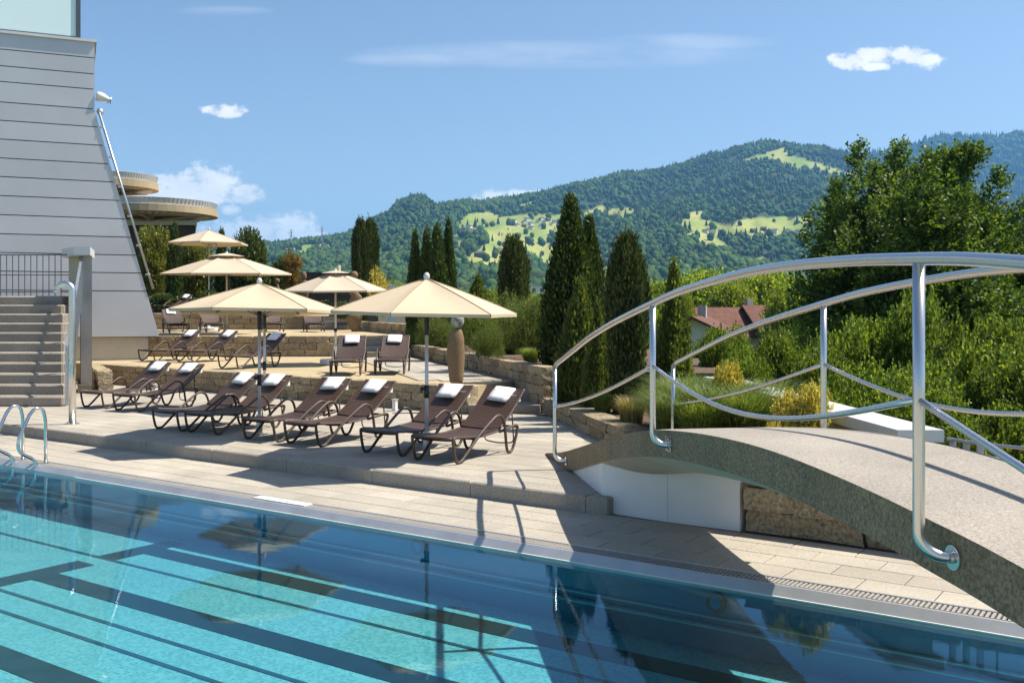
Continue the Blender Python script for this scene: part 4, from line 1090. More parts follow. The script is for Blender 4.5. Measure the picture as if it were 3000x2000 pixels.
def h_of(v, d): return CAMH + (HZ - v) / FPX * d       # height of a treetop seen at row v
def tallplant(name, label, cat, me, H0, u, vtop, d, z, wpx, R0, **k):
    H = h_of(vtop, d) - z; w = wpx / FPX * d / 2
    return plant(name, label, cat, me, at(u, d, z), (w / R0, w / R0, H / H0), **k)
g1 = 'columnar conifers of the garden'
tallplant('thuja_tree', 'tallest dark thuja cone of the twin pair behind the garden wall', 'tree', TH[0], 3.4, 1672, 600, 21.3, .8, 175, .60, group=g1)
tallplant('thuja_tree', 'shorter thuja cone leaning on the tallest one behind the garden wall', 'tree', TH[1], 3.4, 1726, 655, 21.6, .8, 120, .60, group=g1)
tallplant('yew_tree', 'dark brownish columnar yew rising beside the footbridge railing', 'tree', YW[0], 2.6, 1838, 708, 17.2, .27, 98, .36, group=g1)
tallplant('juniper_shrub', 'blue green juniper cone in front of the tallest thuja', 'shrub', JN, 2.0, 1700, 838, 18.9, .27, 150, .55)
tallplant('juniper_shrub', 'smaller juniper at the foot of the columnar yew', 'shrub', JN, 2.0, 1752, 900, 18.0, .27, 90, .55)
tallplant('yew_tree', 'dark flat topped columnar yew behind the nearest cream parasol', 'tree', YW[1], 2.6, 1505, 706, 28, .8, 74, .36, group=g1)
for u, v, w, s in ((1216, 697, 50, 'broad first thuja of the cluster behind the nearest cream parasol'), (1250, 690, 58, 'second thuja of the cluster behind the nearest cream parasol'), (1280, 680, 70, 'third and widest thuja of the cluster behind the nearest cream parasol'), (1314, 664, 50, 'tallest slim thuja ending the cluster behind the nearest cream parasol')):
    tallplant('thuja_tree', s, 'tree', TH_S, 3.4, u, v, 33 + random.uniform(-.6, .6), .8, w, .42, group=g1)
tallplant('thuja_tree', 'taller of two dark columns behind the round headed stone figure', 'tree', YW[0], 2.6, 1057, 655, 46, 1.6, 46, .36, group=g1)
tallplant('thuja_tree', 'twin dark column beside the taller one behind the round headed stone figure', 'tree', YW[1], 2.6, 1084, 654, 46.3, 1.6, 44, .36, group=g1)
TH_L = column_mesh('light_thuja_foliage', 3.4, .5, cone_prof(.75, .9), MT['juniper'], 24000, .06, 1.0, .45, core=.45)
tallplant('thuja_tree', 'light green airy thuja standing between railing post and house', 'tree', TH_L, 3.4, 1975, 798, 19.6, -.3, 120, .5, group=g1)
tallplant('juniper_shrub', 'rounded green conifer behind the cream parasol tip', 'shrub', JN, 2.0, 1400, 820, 36, .8, 110, .55)

# fluffy pine shrubs and other bed planting
def bush_mesh(name, R, H, mat, n=9000, leaf=.07, spray=7, up_=.8, narrow=.32, lobes=14, inner=.0, low=0.05, plume=False, lob=(.30, .48), spikes=None):
    """rounded shrub made of leafy sprays grown on several lobes"""
    lc = []
    for i in range(lobes):
        a = rng.random() * 6.28; r = R * .62 * math.sqrt(rng.random()); z = H * rng.uniform(.22, .78) * (1 - .35 * (r / R) ** 2)
        lr_ = R * rng.uniform(*lob)
        if plume:
            q_ = (i + rng.random()) / lobes; z = H * (.12 + .80 * q_); r = R * .72 * math.sqrt(rng.random()) * (1.05 - q_); lr_ = R * (.15 + .26 * (1 - q_)) * rng.uniform(.8, 1.2)
        lc.append((r * math.cos(a), r * math.sin(a), z, lr_))
    lc = np.array(lc); ns = n // spray
    idx = rng.integers(0, lobes, ns); dirs = rnd(ns); dirs[:, 2] = np.abs(dirs[:, 2]) * 1.0 - .25; dirs = unit(dirs)
    C = lc[idx, :3] + dirs * (lc[idx, 3] * np.cbrt(rng.uniform(.35, 1.12, ns)))[:, None] * np.array([1, 1, 1.1])
    C[:, 2] = np.maximum(C[:, 2], low)
    ax = unit(dirs + np.array([0, 0, up_]) + rng.normal(size=(ns, 3)) * .25)
    if spikes:
        cnt_, sl_, sr_, dens_ = spikes; per = int(ns * dens_) // cnt_; Cs, As = [], []
        for i in range(cnt_):
            k_ = lc[rng.integers(0, lobes)] if i % 2 else lc[np.argsort(-lc[:, 2])[i % max(1, lobes // 3)]]
            o_ = unit(np.array([[k_[0], k_[1], 0.01]]))[0]; d_ = unit((np.array([0, 0, 1.0]) + o_ * rng.uniform(.1, .75) + rng.normal(size=3) * .12)[None])[0]
            b_ = k_[:3] + d_ * k_[3] * .6; q_ = rng.random(per) ** .8
            off = rng.normal(size=(per, 3)); off = off - (off @ d_)[:, None] * d_
            Cs.append(b_ + d_ * (q_ * sl_ * rng.uniform(.7, 1.2))[:, None] + unit(off) * (sr_ * (1.05 - q_) * np.sqrt(rng.random(per)))[:, None]); As.append(unit(d_ * 1.0 + unit(off) * .75 + rng.normal(size=(per, 3)) * .2))
        Cs, As = np.concatenate(Cs), np.concatenate(As); C[:len(Cs)] = Cs; ax[:len(As)] = As
    k = np.linspace(0, 1, spray)
    Ls = leaf * spray * .42
    P = C[:, None, :] + ax[:, None, :] * (k[None, :, None] * Ls) + rng.normal(size=(ns, spray, 3)) * leaf * .12
    sd = side_of(ax); alt = np.where(np.arange(spray) % 2 == 0, 1.0, -1.0)
    A = unit((ax[:, None, :] * .75 + sd[:, None, :] * alt[None, :, None] * .8 + rng.normal(size=(ns, spray, 3)) * .25).reshape(-1, 3))
    P = P.reshape(-1, 3) + A * leaf * .4
    s = rng.uniform(.7, 1.2, len(P))
    V, F = leaves(P, A, side_of(A), leaf * s, leaf * narrow * s)
    return np_mesh(name, V, F, mat)
PINE = [bush_mesh('pine_foliage', .9, 1.3, MT['juniper'], 22000, .055, 8, 1.0, .16) for _ in range(2)]
for i, (u, v, d, w, s) in enumerate(((1395, 905, 24.5, 150, 'loose green mountain pine shrub by the straw grass'), (1470, 880, 25.5, 190, 'broad mountain pine shrub before the flat topped yew'), (1560, 890, 24.0, 180, 'mountain pine shrub touching the tallest thuja'), (1290, 930, 30, 130, 'dark mountain pine shrub under the cream parasol edge'), (1235, 950, 33, 90, 'low mountain pine shrub at the higher planter wall'), (1420, 960, 23.0, 110, 'low mountain pine shrub spilling over the garden wall'))):
    tallplant('pine_shrub', s, 'shrub', PINE[i % 2], 1.3, u, v, d, .8, w, .9, trunk=None)
# hornbeam hedge trees on the right
HB = [bush_mesh('hornbeam_foliage', 1.0, 2.4, MT['beech'], 50000, .050, 9, .25, .38, 30, lob=(.18, .40), spikes=(10, .26, .12, .04)) for _ in range(4)]
hed = [(2120, 905, 22, 150), (2052, 962, 26, 120), (2150, 940, 27, 130), (2235, 930, 25, 140), (2190, 985, 17.5, 170), (2290, 905, 19.5, 190), (2410, 965, 16.0, 230), (2360, 1045, 14.6, 200), (2525, 860, 17.0, 260), (2590, 1000, 13.6, 300), (2690, 800, 16.8, 250),
       (2790, 905, 13.8, 330), (2900, 850, 15.5, 300), (3000, 930, 12.6, 340), (2700, 1060, 12.4, 300), (2880, 1090, 11.6, 300), (3080, 850, 14.5, 300), (2500, 1110, 13.2, 240), (3160, 960, 12.0, 300)]
hn = ['second', 'first', 'third']
for i, (u, v, d, w) in enumerate(hed):
    tallplant('hornbeam_tree', 'bright green hornbeam of the untrimmed hedge beyond the parapet' if d < 21 else 'leafy hornbeam growing before the red tiled houses', 'tree', HB[i % 4], 2.4, u, v, d, -2.2 if d > 13 else -1.6, w * 1.15, .95, group='hornbeams of the untrimmed hedge' if d < 21 else 'hornbeams before the tiled houses', trunk=(.07, 1.6))
# the big dark tree
def big_tree(name, label, me_args, loc, H, R, mat, leaf, n, trunk_r, seed=0, flame=True):
    root = thing(name, label, 'tree', loc)
    r_ = random.Random(seed)
    tips = []; wood = MB()
    wood.tube(smooth_path([(0, 0, -.2), (.05, 0, H * .2), (0, .1, H * .45), (.1, .05, H * .8)], 4), [trunk_r * (1 - .8 * i / 12) for i in range(13)], 9)
    for i in range(60):
        z0 = H * r_.uniform(.12, .78); a = r_.random() * 6.28
        hfrac = z0 / H; reach = R * (1.05 - .5 * max(0, hfrac - .45)) * r_.uniform(.5, 1.02)
        rise = H * r_.uniform(.06, .30)
        p0 = Vector((0, 0, z0)); p2 = Vector((reach * math.cos(a), reach * math.sin(a), min(H, z0 + rise))); p1 = lerp(p0, p2, .5) + Vector((0, 0, .04 * H))
        P = smooth_path([p0, p1, p2], 5); wood.tube(P, [trunk_r * .32 * (1 - .85 * j / (len(P) - 1)) for j in range(len(P))], 5)
        tips.append(P)
    wood.build('trunk', MT['bark'], root, smooth=True)
    ns = n // 8; C = []; AX = []
    for i in range(ns):
        P = tips[r_.randrange(len(tips))]; q = P[min(len(P) - 1, int(len(P) * (r_.random() ** .55)))]
        dv = Vector((r_.gauss(0, 1), r_.gauss(0, 1), r_.gauss(0, .75))) * (R * .115)
        C.append(q + dv); AX.append((Vector((q.x, q.y, 0)).normalized() * .7 + Vector((r_.gauss(0, .35), r_.gauss(0, .35), .55 + r_.gauss(0, .3)))))
    C = np.array(C); ax = unit(np.array(AX)); C[:, 2] = np.maximum(C[:, 2], H * .08)
    k = np.linspace(0, 1, 8)
    P = C[:, None, :] + ax[:, None, :] * (k[None, :, None] * leaf * 3.6)
    sd = side_of(ax); alt = np.where(np.arange(8) % 2 == 0, 1., -1.)
    A = unit((ax[:, None, :] * .7 + sd[:, None, :] * alt[None, :, None] * .8 + rng.normal(size=(ns, 8, 3)) * .3).reshape(-1, 3))
    P = P.reshape(-1, 3) + A * leaf * .4; s = rng.uniform(.7, 1.25, len(P))
    V, F = leaves(P, A, side_of(A), leaf * s, leaf * .36 * s)
    link('crown', np_mesh('crown', V, F, mat), root); return root
def crown_tree(label, loc, H, R, mat, leaf, n, lobes, tr):
    root = thing('hornbeam_tree', label, 'tree', loc); r_ = random.Random(lobes)
    wood = MB(); wood.tube(smooth_path([(0, 0, -.2), (.1, 0, H * .25), (0, .15, H * .55), (.1, .05, H * .85)], 4), [tr * (1 - .8 * i / 12) for i in range(13)], 9)
    for i in range(22):
        z0 = H * r_.uniform(.12, .6); a = r_.random() * 6.28; p2 = Vector((R * .85 * math.cos(a), R * .85 * math.sin(a), z0 + H * r_.uniform(.05, .25)))
        P = smooth_path([Vector((0, 0, z0)), p2 * .5 + Vector((0, 0, z0 * .5 + .3)), p2], 4); wood.tube(P, [tr * .3 * (1 - .85 * j / (len(P) - 1)) for j in range(len(P))], 5)
    wood.build('trunk', MT['bark'], root, smooth=True)
    link('crown', bush_mesh('crown', R, H, mat, n, leaf, 8, .55, .36, lobes, low=H * .06, lob=(.15, .30), spikes=(34, H * .12, R * .095, .14)), root); return root
crown_tree('big dark spreading tree towering over the bright hedge', at(2650, 33, -3.9), 12.5, 4.1, MT['dark_tree'], .13, 170000, 90, .28)
crown_tree('lighter rounded tree joined to the big dark tree beyond the hedge', at(2965, 36, -3.9), 11.0, 4.0, MT['dark_tree'], .13, 110000, 60, .24)

# left terrace shrubs
LA = bush_mesh('laurel_foliage', .8, 2.6, MT['laurel'], 20000, .10, 6, .5, .3, 30)
MG = bush_mesh('magnolia_foliage', .9, 2.2, MT['magnolia'], 20000, .10, 6, .5, .32, 30)
AM = bush_mesh('amber_foliage', .6, 1.4, MT['amber'], 5200, .09, 6, .5, .3, 12)
CY = column_mesh('cypress_foliage', 3.0, .34, cone_prof(.55, .6), MT['thuja'], 12000, .08, 1.3, .3)
g2 = 'clipped shrubs of the highest terrace'
tallplant('laurel_shrub', 'tall light green laurel column beside the silver building', 'shrub', LA, 2.6, 447, 642, 51, Z3, 92, .8, group=g2)
tallplant('laurel_shrub', 'leafy laurel column behind the tall pale parasol', 'shrub', LA, 2.6, 577, 682, 52, Z3, 84, .8, group=g2)
tallplant('magnolia_tree', 'broad glossy magnolia beside the large vented parasol', 'tree', MG, 2.2, 727, 668, 52, Z3, 108, .9)
tallplant('cypress_tree', 'narrow dark cypress between the two laurel columns', 'tree', CY, 3.0, 511, 672, 50, Z3, 40, .34)
tallplant('cypress_tree', 'narrow dark cypress between parasol and magnolia', 'tree', CY, 3.0, 650, 690, 53, Z3, 36, .34)
tallplant('amber_tree', 'small tree with amber leaves beside the magnolia', 'tree', AM, 1.4, 858, 738, 52, Z3 + .9, 54, .6, trunk=(.03, .4))
tallplant('magnolia_tree', 'small dark leaved tree behind the amber tree', 'tree', MG, 2.2, 822, 752, 54, Z3, 70, .9)
for u, d, v, w, s in ((470, 48.5, 858, 70, 'low leafy shrub under the laurel column'), (545, 48.8, 862, 60, 'low leafy shrub behind the dark lounger'), (620, 49, 850, 70, 'low leafy shrub behind the pole of the tall parasol'), (715, 49, 840, 70, 'low leafy shrub at the magnolia foot'), (960, 46.5, 880, 80, 'strap leaved shrub behind the vented parasol pole'), (1010, 44.5, 882, 60, 'leafy shrub beside the round headed stone figure')):
    tallplant('laurel_shrub', s, 'shrub', MG, 2.2, u, v, d, Z3 - .1 if u < 900 else 1.5, w, .9, trunk=None)
tallplant('euonymus_shrub', 'small golden shrub behind the cream parasol ridge', 'shrub', bush_mesh('golden_foliage', .5, .6, MT['euonymus'], 5000, .07, 6, .6, .3), .6, 1110, 828, 41, 1.5, 70, .5, trunk=None)

# grasses
def grass_mesh(name, R, H, n, mat, bend=.7, w=.006, spread=.35):
    a = rng.random(n) * 6.28; r0 = R * spread * np.sqrt(rng.random(n)); L = H * rng.uniform(.6, 1.15, n)
    az = a + rng.normal(size=n) * .5; out = R * rng.uniform(.25, 1.0, n) * bend
    B = np.stack([r0 * np.cos(a), r0 * np.sin(a), np.zeros(n)], 1); dirv = np.stack([np.cos(az), np.sin(az), np.zeros(n)], 1)
    segs = 5; V = []; sd = np.stack([-np.sin(az), np.cos(az), np.zeros(n)], 1)
    for i in range(segs + 1):
        t = i / segs
        p = B + dirv * (out * t ** 2)[:, None]; p[:, 2] = L * (t - .45 * bend * t ** 3)
        ww = w * (1 - .85 * t)
        V += [p - sd * ww, p + sd * ww]
    V = np.stack(V, 1).reshape(-1, 3); k = 2 * (segs + 1); base = (np.arange(n) * k)[:, None]
    F = np.concatenate([base + np.array([2 * i, 2 * i + 1, 2 * i + 3, 2 * i + 2]) for i in range(segs)])
    return np_mesh(name, V, F, mat)
GR = [grass_mesh('grass_blades', .55, .75, 1500, MT['grass_green'], .85, .005, .35) for _ in range(2)]
GS = [grass_mesh('straw_blades', .34, .52, 900, MT['grass_straw'], .75, .004, .45) for _ in range(2)]
def tuft(label, me, p, s, mat_part='blades'):
    o = thing('grass_tuft', label, 'grass', p, random.uniform(0, 6)); f = link(mat_part, me, o); f.scale = (s, s, s); return o
tuft('straw coloured grass tuft on the garden wall beside the brown stone', GS[0], G(1422, 1040, .82), 1.1)
tuft('arching pale green grass tuft on the garden wall before the thuja', GR[1], G(1555, 1068, .82), .75)
tuft('pale straw grass tuft drooping over the low planter wall', GS[1], at(1850, 15.6, .27), 1.15)
tuft('green yellow grass tuft under the juniper', GR[0], at(1765, 17.2, .27), .7)
gg = [(1975, 13.6), (2030, 14.4), (2090, 13.4), (2150, 14.2), (2055, 12.9), (2210, 13.6), (2000, 15.2), (2130, 15.3), (2180, 12.9), (1960, 14.6), (2250, 14.6)]
for i, (u, d) in enumerate(gg):
    o = tuft('clump of long arching green grass filling the bed behind the bridge', GR[i % 2], at(u, d, .27), random.uniform(1.25, 1.6)); o['group'] = 'grass clumps behind the bridge'
EU = [bush_mesh('golden_leaves', .42, .8, MT['euonymus'], 9000, .05, 6, .9, .34, 16) for _ in range(2)]
tallplant('euonymus_shrub', 'golden yellow shrub standing in the long grass', 'shrub', EU[0], .8, 2135, 1062, 14.2, .3, 105, .42, trunk=None)
tallplant('euonymus_shrub', 'large golden yellow shrub at the far bridge post', 'shrub', EU[1], .8, 2345, 1128, 11.2, .30, 150, .42, trunk=None)
tallplant('euonymus_shrub', 'low golden yellow shrub peeping over the bridge walkway', 'shrub', EU[0], .8, 2262, 1236, 10.6, .30, 60, .42, trunk=None)

# ------------------------------------------------------------------ buildings of the neighbourhood
# dark building with two round slatted roofs
rb = thing('round_roof_building', 'dark brown building with two round slatted roof canopies', 'building', at(480, 62, Z3))
m = MB(); m.prism([p.xy for p in (at(380, 60, 0), at(573, 60, 0), at(560, 70, 0), at(330, 70, 0))], -3.9, h_of(662, 60)); m.build('wall', MT['brownwall'], rb, world=True)
m = MB(); m.prism([p.xy for p in (at(360, 59.8, 0), at(577, 59.8, 0), at(570, 70.2, 0), at(330, 70.2, 0))], h_of(660, 60), h_of(646, 60)); m.build('parapet', MT['coping'], rb, world=True)
def disc_roof(u, d, v, R, part):
    c = at(u, d, h_of(v, d)); m = MB(); nseg = 48
    m.lathe([(R * .86, -.02), (R, 0), (R, .40), (R - .08, .42)], nseg, c); rim_ = m.build(part, MT['tan'], rb, world=True)
    m = MB(); m.lathe([(R * .30, .05), (R * .84, .05), (R * .84, .12)], nseg, c); m.build('underside', MT['brownwall'], rb, world=True)
    fin = MB().box((0, 0, 0), (.05, R * 3.14 / nseg * .94, .36), 0).mesh('fin', MT['coping'])
    for k in range(nseg * 2):
        a = math.pi * k / nseg
        o = link('fin', fin, rim_); o.location = c + Vector((math.cos(a) * (R - .1), math.sin(a) * (R - .1), .62)) - rb.location; o.rotation_euler = (0, .3, a + .12)
    sl = MB().box((0, 0, 0), (R * .3, .16, .1), 0).mesh('slat', MT['coping'])
    for k in range(nseg):
        a = 2 * math.pi * k / nseg
        o = link('slat', sl, rim_); o.location = c + Vector((math.cos(a) * R * .72, math.sin(a) * R * .72, -.0)) - rb.location; o.rotation_euler = (0, 0, a)
    for k in range(5):
        a = 2 * math.pi * k / 5 + .4; m = MB(); m.tube([c + Vector((math.cos(a) * .3, math.sin(a) * .3, -.25)), c + Vector((math.cos(a) * R * .95, math.sin(a) * R * .95, .02))], .1, 6); m.build('beam', MT['tan'], rb, world=True)
    m = MB(); m.tube([c + Vector((0, 0, -4)), c], .18, 8); m.build('column', MT['tan'], rb, world=True)
disc_roof(445, 60, 634, 3.85, 'lower_roof_ring'); disc_roof(330, 58, 556, 2.55, 'upper_roof_ring')

# green grey wall and post behind the figures
gw = thing('garden_screen', 'dark green grey screen wall behind the stone figures', 'wall', at(950, 56, Z3))
a, b = at(865, 56, 0), at(1030, 55, 0)
for k in range(5):
    p0_, p1_ = lerp(a, b, k / 5), lerp(a, b, (k + 1) / 5 - .004)
    nvv = Vector((FX, FY, 0)) * .1
    m = MB(); m.prism([p0_.xy, p1_.xy, (p1_ + nvv).xy, (p0_ + nvv).xy], 1.5, h_of(797 + k * .8, 56)); m.build('panel', MT['darkmetal'] if False else MT['screen'] if 'screen' in MT else MT['brownwall'], gw, world=True)
m = MB(); q = at(862, 55.9, 0); m.box(q + Vector((0, 0, 2.9)), (.14, .14, 2.8), PHI); m.build('end_post', MT['concrete'], gw, world=True)
gl = thing('glass_screen', 'pale glass windscreen panel behind the beige parasol', 'screen', at(1130, 50, 1.5))
m = MB(); m.prism([p.xy for p in (at(1095, 50, 0), at(1158, 50, 0), at(1158, 50.05, 0), at(1095, 50.05, 0))], 1.5, h_of(832, 50)); m.build('pane', MT['frosted'], gl, world=True)
ch = thing('chimney_pipe', 'slim copper coloured chimney pipe behind the beige parasol', 'chimney', at(993, 57, 1.5))
m = MB(); m.tube([at(993, 57, 1.5), at(993, 57, h_of(777, 57))], .10, 10); m.build('pipe', MT['tan'], ch, smooth=True, world=True)

def house(label, loc, rz, L, Wd, H, roofh, wallm, roofm, windows=True, chim=True, cat='house', flat=False, name='house'):
    o = thing(name, label, cat, loc, rz)
    m = MB(); m.box((0, 0, H / 2), (L, Wd, H))
    if not flat: m.add([(-L / 2, -Wd / 2, H), (-L / 2, Wd / 2, H), (-L / 2, 0, H + roofh), (L / 2, -Wd / 2, H), (L / 2, Wd / 2, H), (L / 2, 0, H + roofh)], [(0, 1, 2), (5, 4, 3), (0, 2, 5, 3), (1, 4, 5, 2)])
    m.build('wall', wallm, o)
    if flat:
        MB().box((0, 0, H + .15), (L + .3, Wd + .3, .3)).build('roof', roofm, o)
    else:
        e = .6; k = roofh / (Wd / 2); m = MB()
        for s in (-1, 1):
            P = [(-L / 2 - e, s * (Wd / 2 + e), H - k * e), (L / 2 + e, s * (Wd / 2 + e), H - k * e), (L / 2 + e, 0, H + roofh), (-L / 2 - e, 0, H + roofh)]
            m.add([(p[0], p[1], p[2] + .02) for p in P] + [(p[0], p[1], p[2] + .22) for p in P], [(0, 1, 2, 3), (7, 6, 5, 4), (0, 4, 5, 1), (1, 5, 6, 2), (2, 6, 7, 3), (3, 7, 4, 0)])
        r = m.build('roof', roofm, o)
        if chim: MB().box((L * .2, 0, H + roofh + .4), (.6, .6, 1.2)).build('chimney', MT['concrete'], r)
    if windows:
        nfl = max(1, int(H // 2.8)); nw = max(2, int(L // 2.6))
        for fl_ in range(nfl):
            for i in range(nw):
                for s in (-1, 1):
                    wdw = MB().box((-L / 2 + L * (i + .5) / nw, s * (Wd / 2 + .02), 1.5 + fl_ * 2.8), (1.1, .06, 1.3)).build('window', MT['glass_dark'], o)
        for fl_ in range(nfl):
            for j in (-1, 1): MB().box((j * (L / 2 + .02), 0, 1.5 + fl_ * 2.8), (.06, 1.2, 1.3)).build('window', MT['glass_dark'], o)
    return o
house('white house with brown tiled gable roof behind the thin thuja', at(2050, 72, -3.95), PHI + 1.25, 7, 5.0, 4.2, 1.2, MT['house_wall'], MT['roof'])
house('long house with red tiled roof behind the hornbeam hedge', at(2150, 92, -3.95), PHI + .35, 8, 7, 3.9, 2.2, MT['house_wall'], MT['roof'])
house('house with red tiled roof beside the long roof, close to the big tree', at(2330, 92, -3.95), PHI + .1, 9, 8, 4.2, 2.1, MT['house_wall'], MT['roof'])
house('white flat roofed apartment block beyond the garden trees', at(1592, 330, -3.95), PHI + .15, 11, 10, 14, 0, MT['house_wall'], MT['concrete'], cat='building', flat=True, name='apartment_block')
house('long pale flat roofed block in the valley beside the dark yew', at(1450, 420, -3.95), PHI - .1, 16, 12, 13.5, 0, MT['house_wall'], MT['concrete'], cat='building', flat=True, name='apartment_block')
MT['redwall'] = m_plain('red_render', (.22, .06, .05), .8)
house('dark red flat roofed building in the valley behind the railing', at(1942, 360, -3.95), PHI + .2, 8, 9, 14.5, 0, MT['redwall'], MT['darkmetal'], cat='building', flat=True, name='office_building')
house('white flat roofed building half hidden by trees beyond the upper rail', at(2150, 300, -3.95), PHI, 14, 9, 10, 0, MT['house_wall'], MT['concrete'], cat='building', flat=True, name='apartment_block')

# trees of the valley between garden and mountain
TT = [bush_mesh('tree_crown', 3.0, 6.5, MT['town_tree'], 26000, .22, 6, .5, .36, 46, low=1.2) for _ in range(3)]
tv_ = [(900, 852, 75, 120), (1130, 835, 70, 110), (1175, 845, 78, 90), (1430, 850, 70, 130), (1360, 865, 80, 110), (1560, 870, 64, 120), (1610, 905, 50, 110), (1760, 850, 70, 120), (1830, 800, 120, 90), (1920, 825, 95, 130), (1885, 870, 62, 110),
       (2060, 800, 110, 180), (2135, 830, 95, 130), (2240, 800, 100, 160), (2320, 830, 85, 130), (2400, 850, 60, 140), (1020, 860, 95, 110), (1500, 880, 58, 110), (2010, 870, 70, 60), (1680, 880, 56, 120), (1960, 905, 46, 90), (2480, 830, 75, 120), (2850, 830, 70, 200), (800, 840, 90, 120)]
for i, (u, v, d, w) in enumerate(tv_):
    H = h_of(v, d) + 4.0
    plant('garden_tree', 'round leafy green tree of the valley between garden and mountain', 'tree', TT[i % 3], at(u, d, -4.0), (w * 1.15 / FPX * d / 2 / 2.6, w * 1.15 / FPX * d / 2 / 2.6, H / 6.2), group='leafy trees of the valley', trunk=(.2, 3.0), part='crown')

# ------------------------------------------------------------------ mountains
SKY1 = [(-1500, 660), (-600, 690), (0, 715), (400, 725), (761, 720), (846, 716), (903, 711), (980, 702), (1041, 680), (1087, 657), (1133, 630), (1163, 606), (1202, 590), (1236, 583), (1259, 594), (1301, 598), (1362, 598), (1420, 595), (1477, 588), (1554, 578), (1611, 566), (1698, 545), (1783, 524), (1825, 509), (1889, 508), (1953, 497), (2038, 473), (2123, 447), (2187, 427), (2250, 420), (2335, 424), (2383, 432), (2459, 448), (2510, 460), (2600, 490), (2750, 540), (3000, 600), (3400, 650), (4500, 700)]
SKY2 = [(1800, 640), (2200, 540), (2450, 475), (2565, 457), (2638, 436), (2723, 412), (2829, 402), (2872, 406), (2935, 408), (3000, 400), (3300, 380), (3800, 420), (4600, 470)]
def terrain(tab, d0, dr, u0, u1, nu, nt, seed, amp, gpow):
    us = np.linspace(u0, u1, nu); vsk = np.interp(us, [a for a, _ in tab], [b for _, b in tab])
    drr = dr(us); tt = np.linspace(0, 1, nt)
    U, T = np.meshgrid(us, tt, indexing='ij'); VS = vsk[:, None]; DR = drr[:, None]
    Dp = d0 + (DR - d0) * T
    v = 913 + (VS - 913) * T ** gpow
    Z = CAMH + (HZ - v) / FPX * Dp
    nzz = fbm(U / 210.0, T * 3.2, seed, 4) - .47
    Z = Z + amp * nzz * np.sin(math.pi * np.clip(T, 0, 1)) ** .8 * np.clip((913 - VS) / 330, .25, 1.2)
    lat = (U - 1500) / FPX * Dp
    X = lat * RX + Dp * FX; Y = lat * RY + Dp * FY
    return us, tt, U, T, Dp, X, Y, Z
def in_poly(px, py, poly):
    c = np.zeros(px.shape, bool); n = len(poly)
    for i in range(n):
        x0, y0 = poly[i]; x1, y1 = poly[(i + 1) % n]
        k = ((y0 > py) != (y1 > py)); xx = (x1 - x0) * (py - y0) / ((y1 - y0) if y1 != y0 else 1e-9) + x0
        c ^= k & (px < xx)
    return c
MEAD = [[(1470, 668), (1480, 640), (1560, 632), (1665, 632), (1668, 668), (1580, 674)], [(1335, 690), (1350, 668), (1405, 664), (1405, 690)], [(2050, 690), (2060, 676), (2345, 674), (2345, 690)], [(1352, 680), (1400, 645), (1455, 641), (1500, 668), (1570, 672), (1660, 655), (1690, 690), (1640, 705), (1590, 690), (1590, 715), (1640, 735), (1650, 775), (1590, 770), (1530, 735), (1480, 775), (1410, 772), (1355, 768), (1362, 752), (1420, 728), (1448, 705), (1425, 688)],
        [(1252, 601), (1262, 589), (1302, 598), (1297, 605)], [(1196, 628), (1215, 626), (1220, 645), (1203, 648)],
        [(2198, 474), (2250, 460), (2310, 440), (2325, 462), (2360, 472), (2485, 508), (2490, 517), (2440, 507), (2380, 492), (2340, 494), (2300, 482), (2265, 470)],
        [(1695, 642), (1720, 620), (1762, 608), (1764, 626), (1710, 640)], [(1788, 622), (1805, 611), (1852, 614), (1856, 630), (1830, 642), (1795, 642)],
        [(2005, 660), (2030, 629), (2062, 626), (2057, 645), (2145, 664), (2148, 674), (2060, 677)], [(2168, 652), (2200, 644), (2290, 638), (2360, 640), (2345, 674), (2280, 676), (2180, 672)],
        [(2015, 692), (2050, 682), (2088, 690), (2138, 728), (2100, 724), (2040, 707)], [(2178, 766), (2230, 753), (2244, 771), (2215, 780)], [(825, 733), (900, 719), (980, 714), (962, 727), (900, 741), (840, 740)],
        [(1138, 694), (1190, 678), (1187, 692), (1150, 700)], [(1328, 706), (1362, 699), (1362, 717), (1330, 717)], [(1525, 600), (1565, 588), (1570, 594), (1530, 605)], [(1755, 790), (1800, 770), (1830, 820), (1780, 840)], [(1000, 735), (1060, 705), (1066, 716), (1010, 742)], [(1720, 662), (1750, 668), (1742, 680), (1722, 676)]]
def grow(poly, k=1.22):
    cx, cy_ = sum(p[0] for p in poly) / len(poly), sum(p[1] for p in poly) / len(poly)
    return [(cx + (p[0] - cx) * k, cy_ + (p[1] - cy_) * k * 1.06) for p in poly]
MEAD = [grow(p) for p in MEAD]
def proj(X, Y, Z):
    la, d = X * RX + Y * RY, X * FX + Y * FY
    return 1500 + FPX * la / d, HZ - FPX * (Z - CAMH) / d
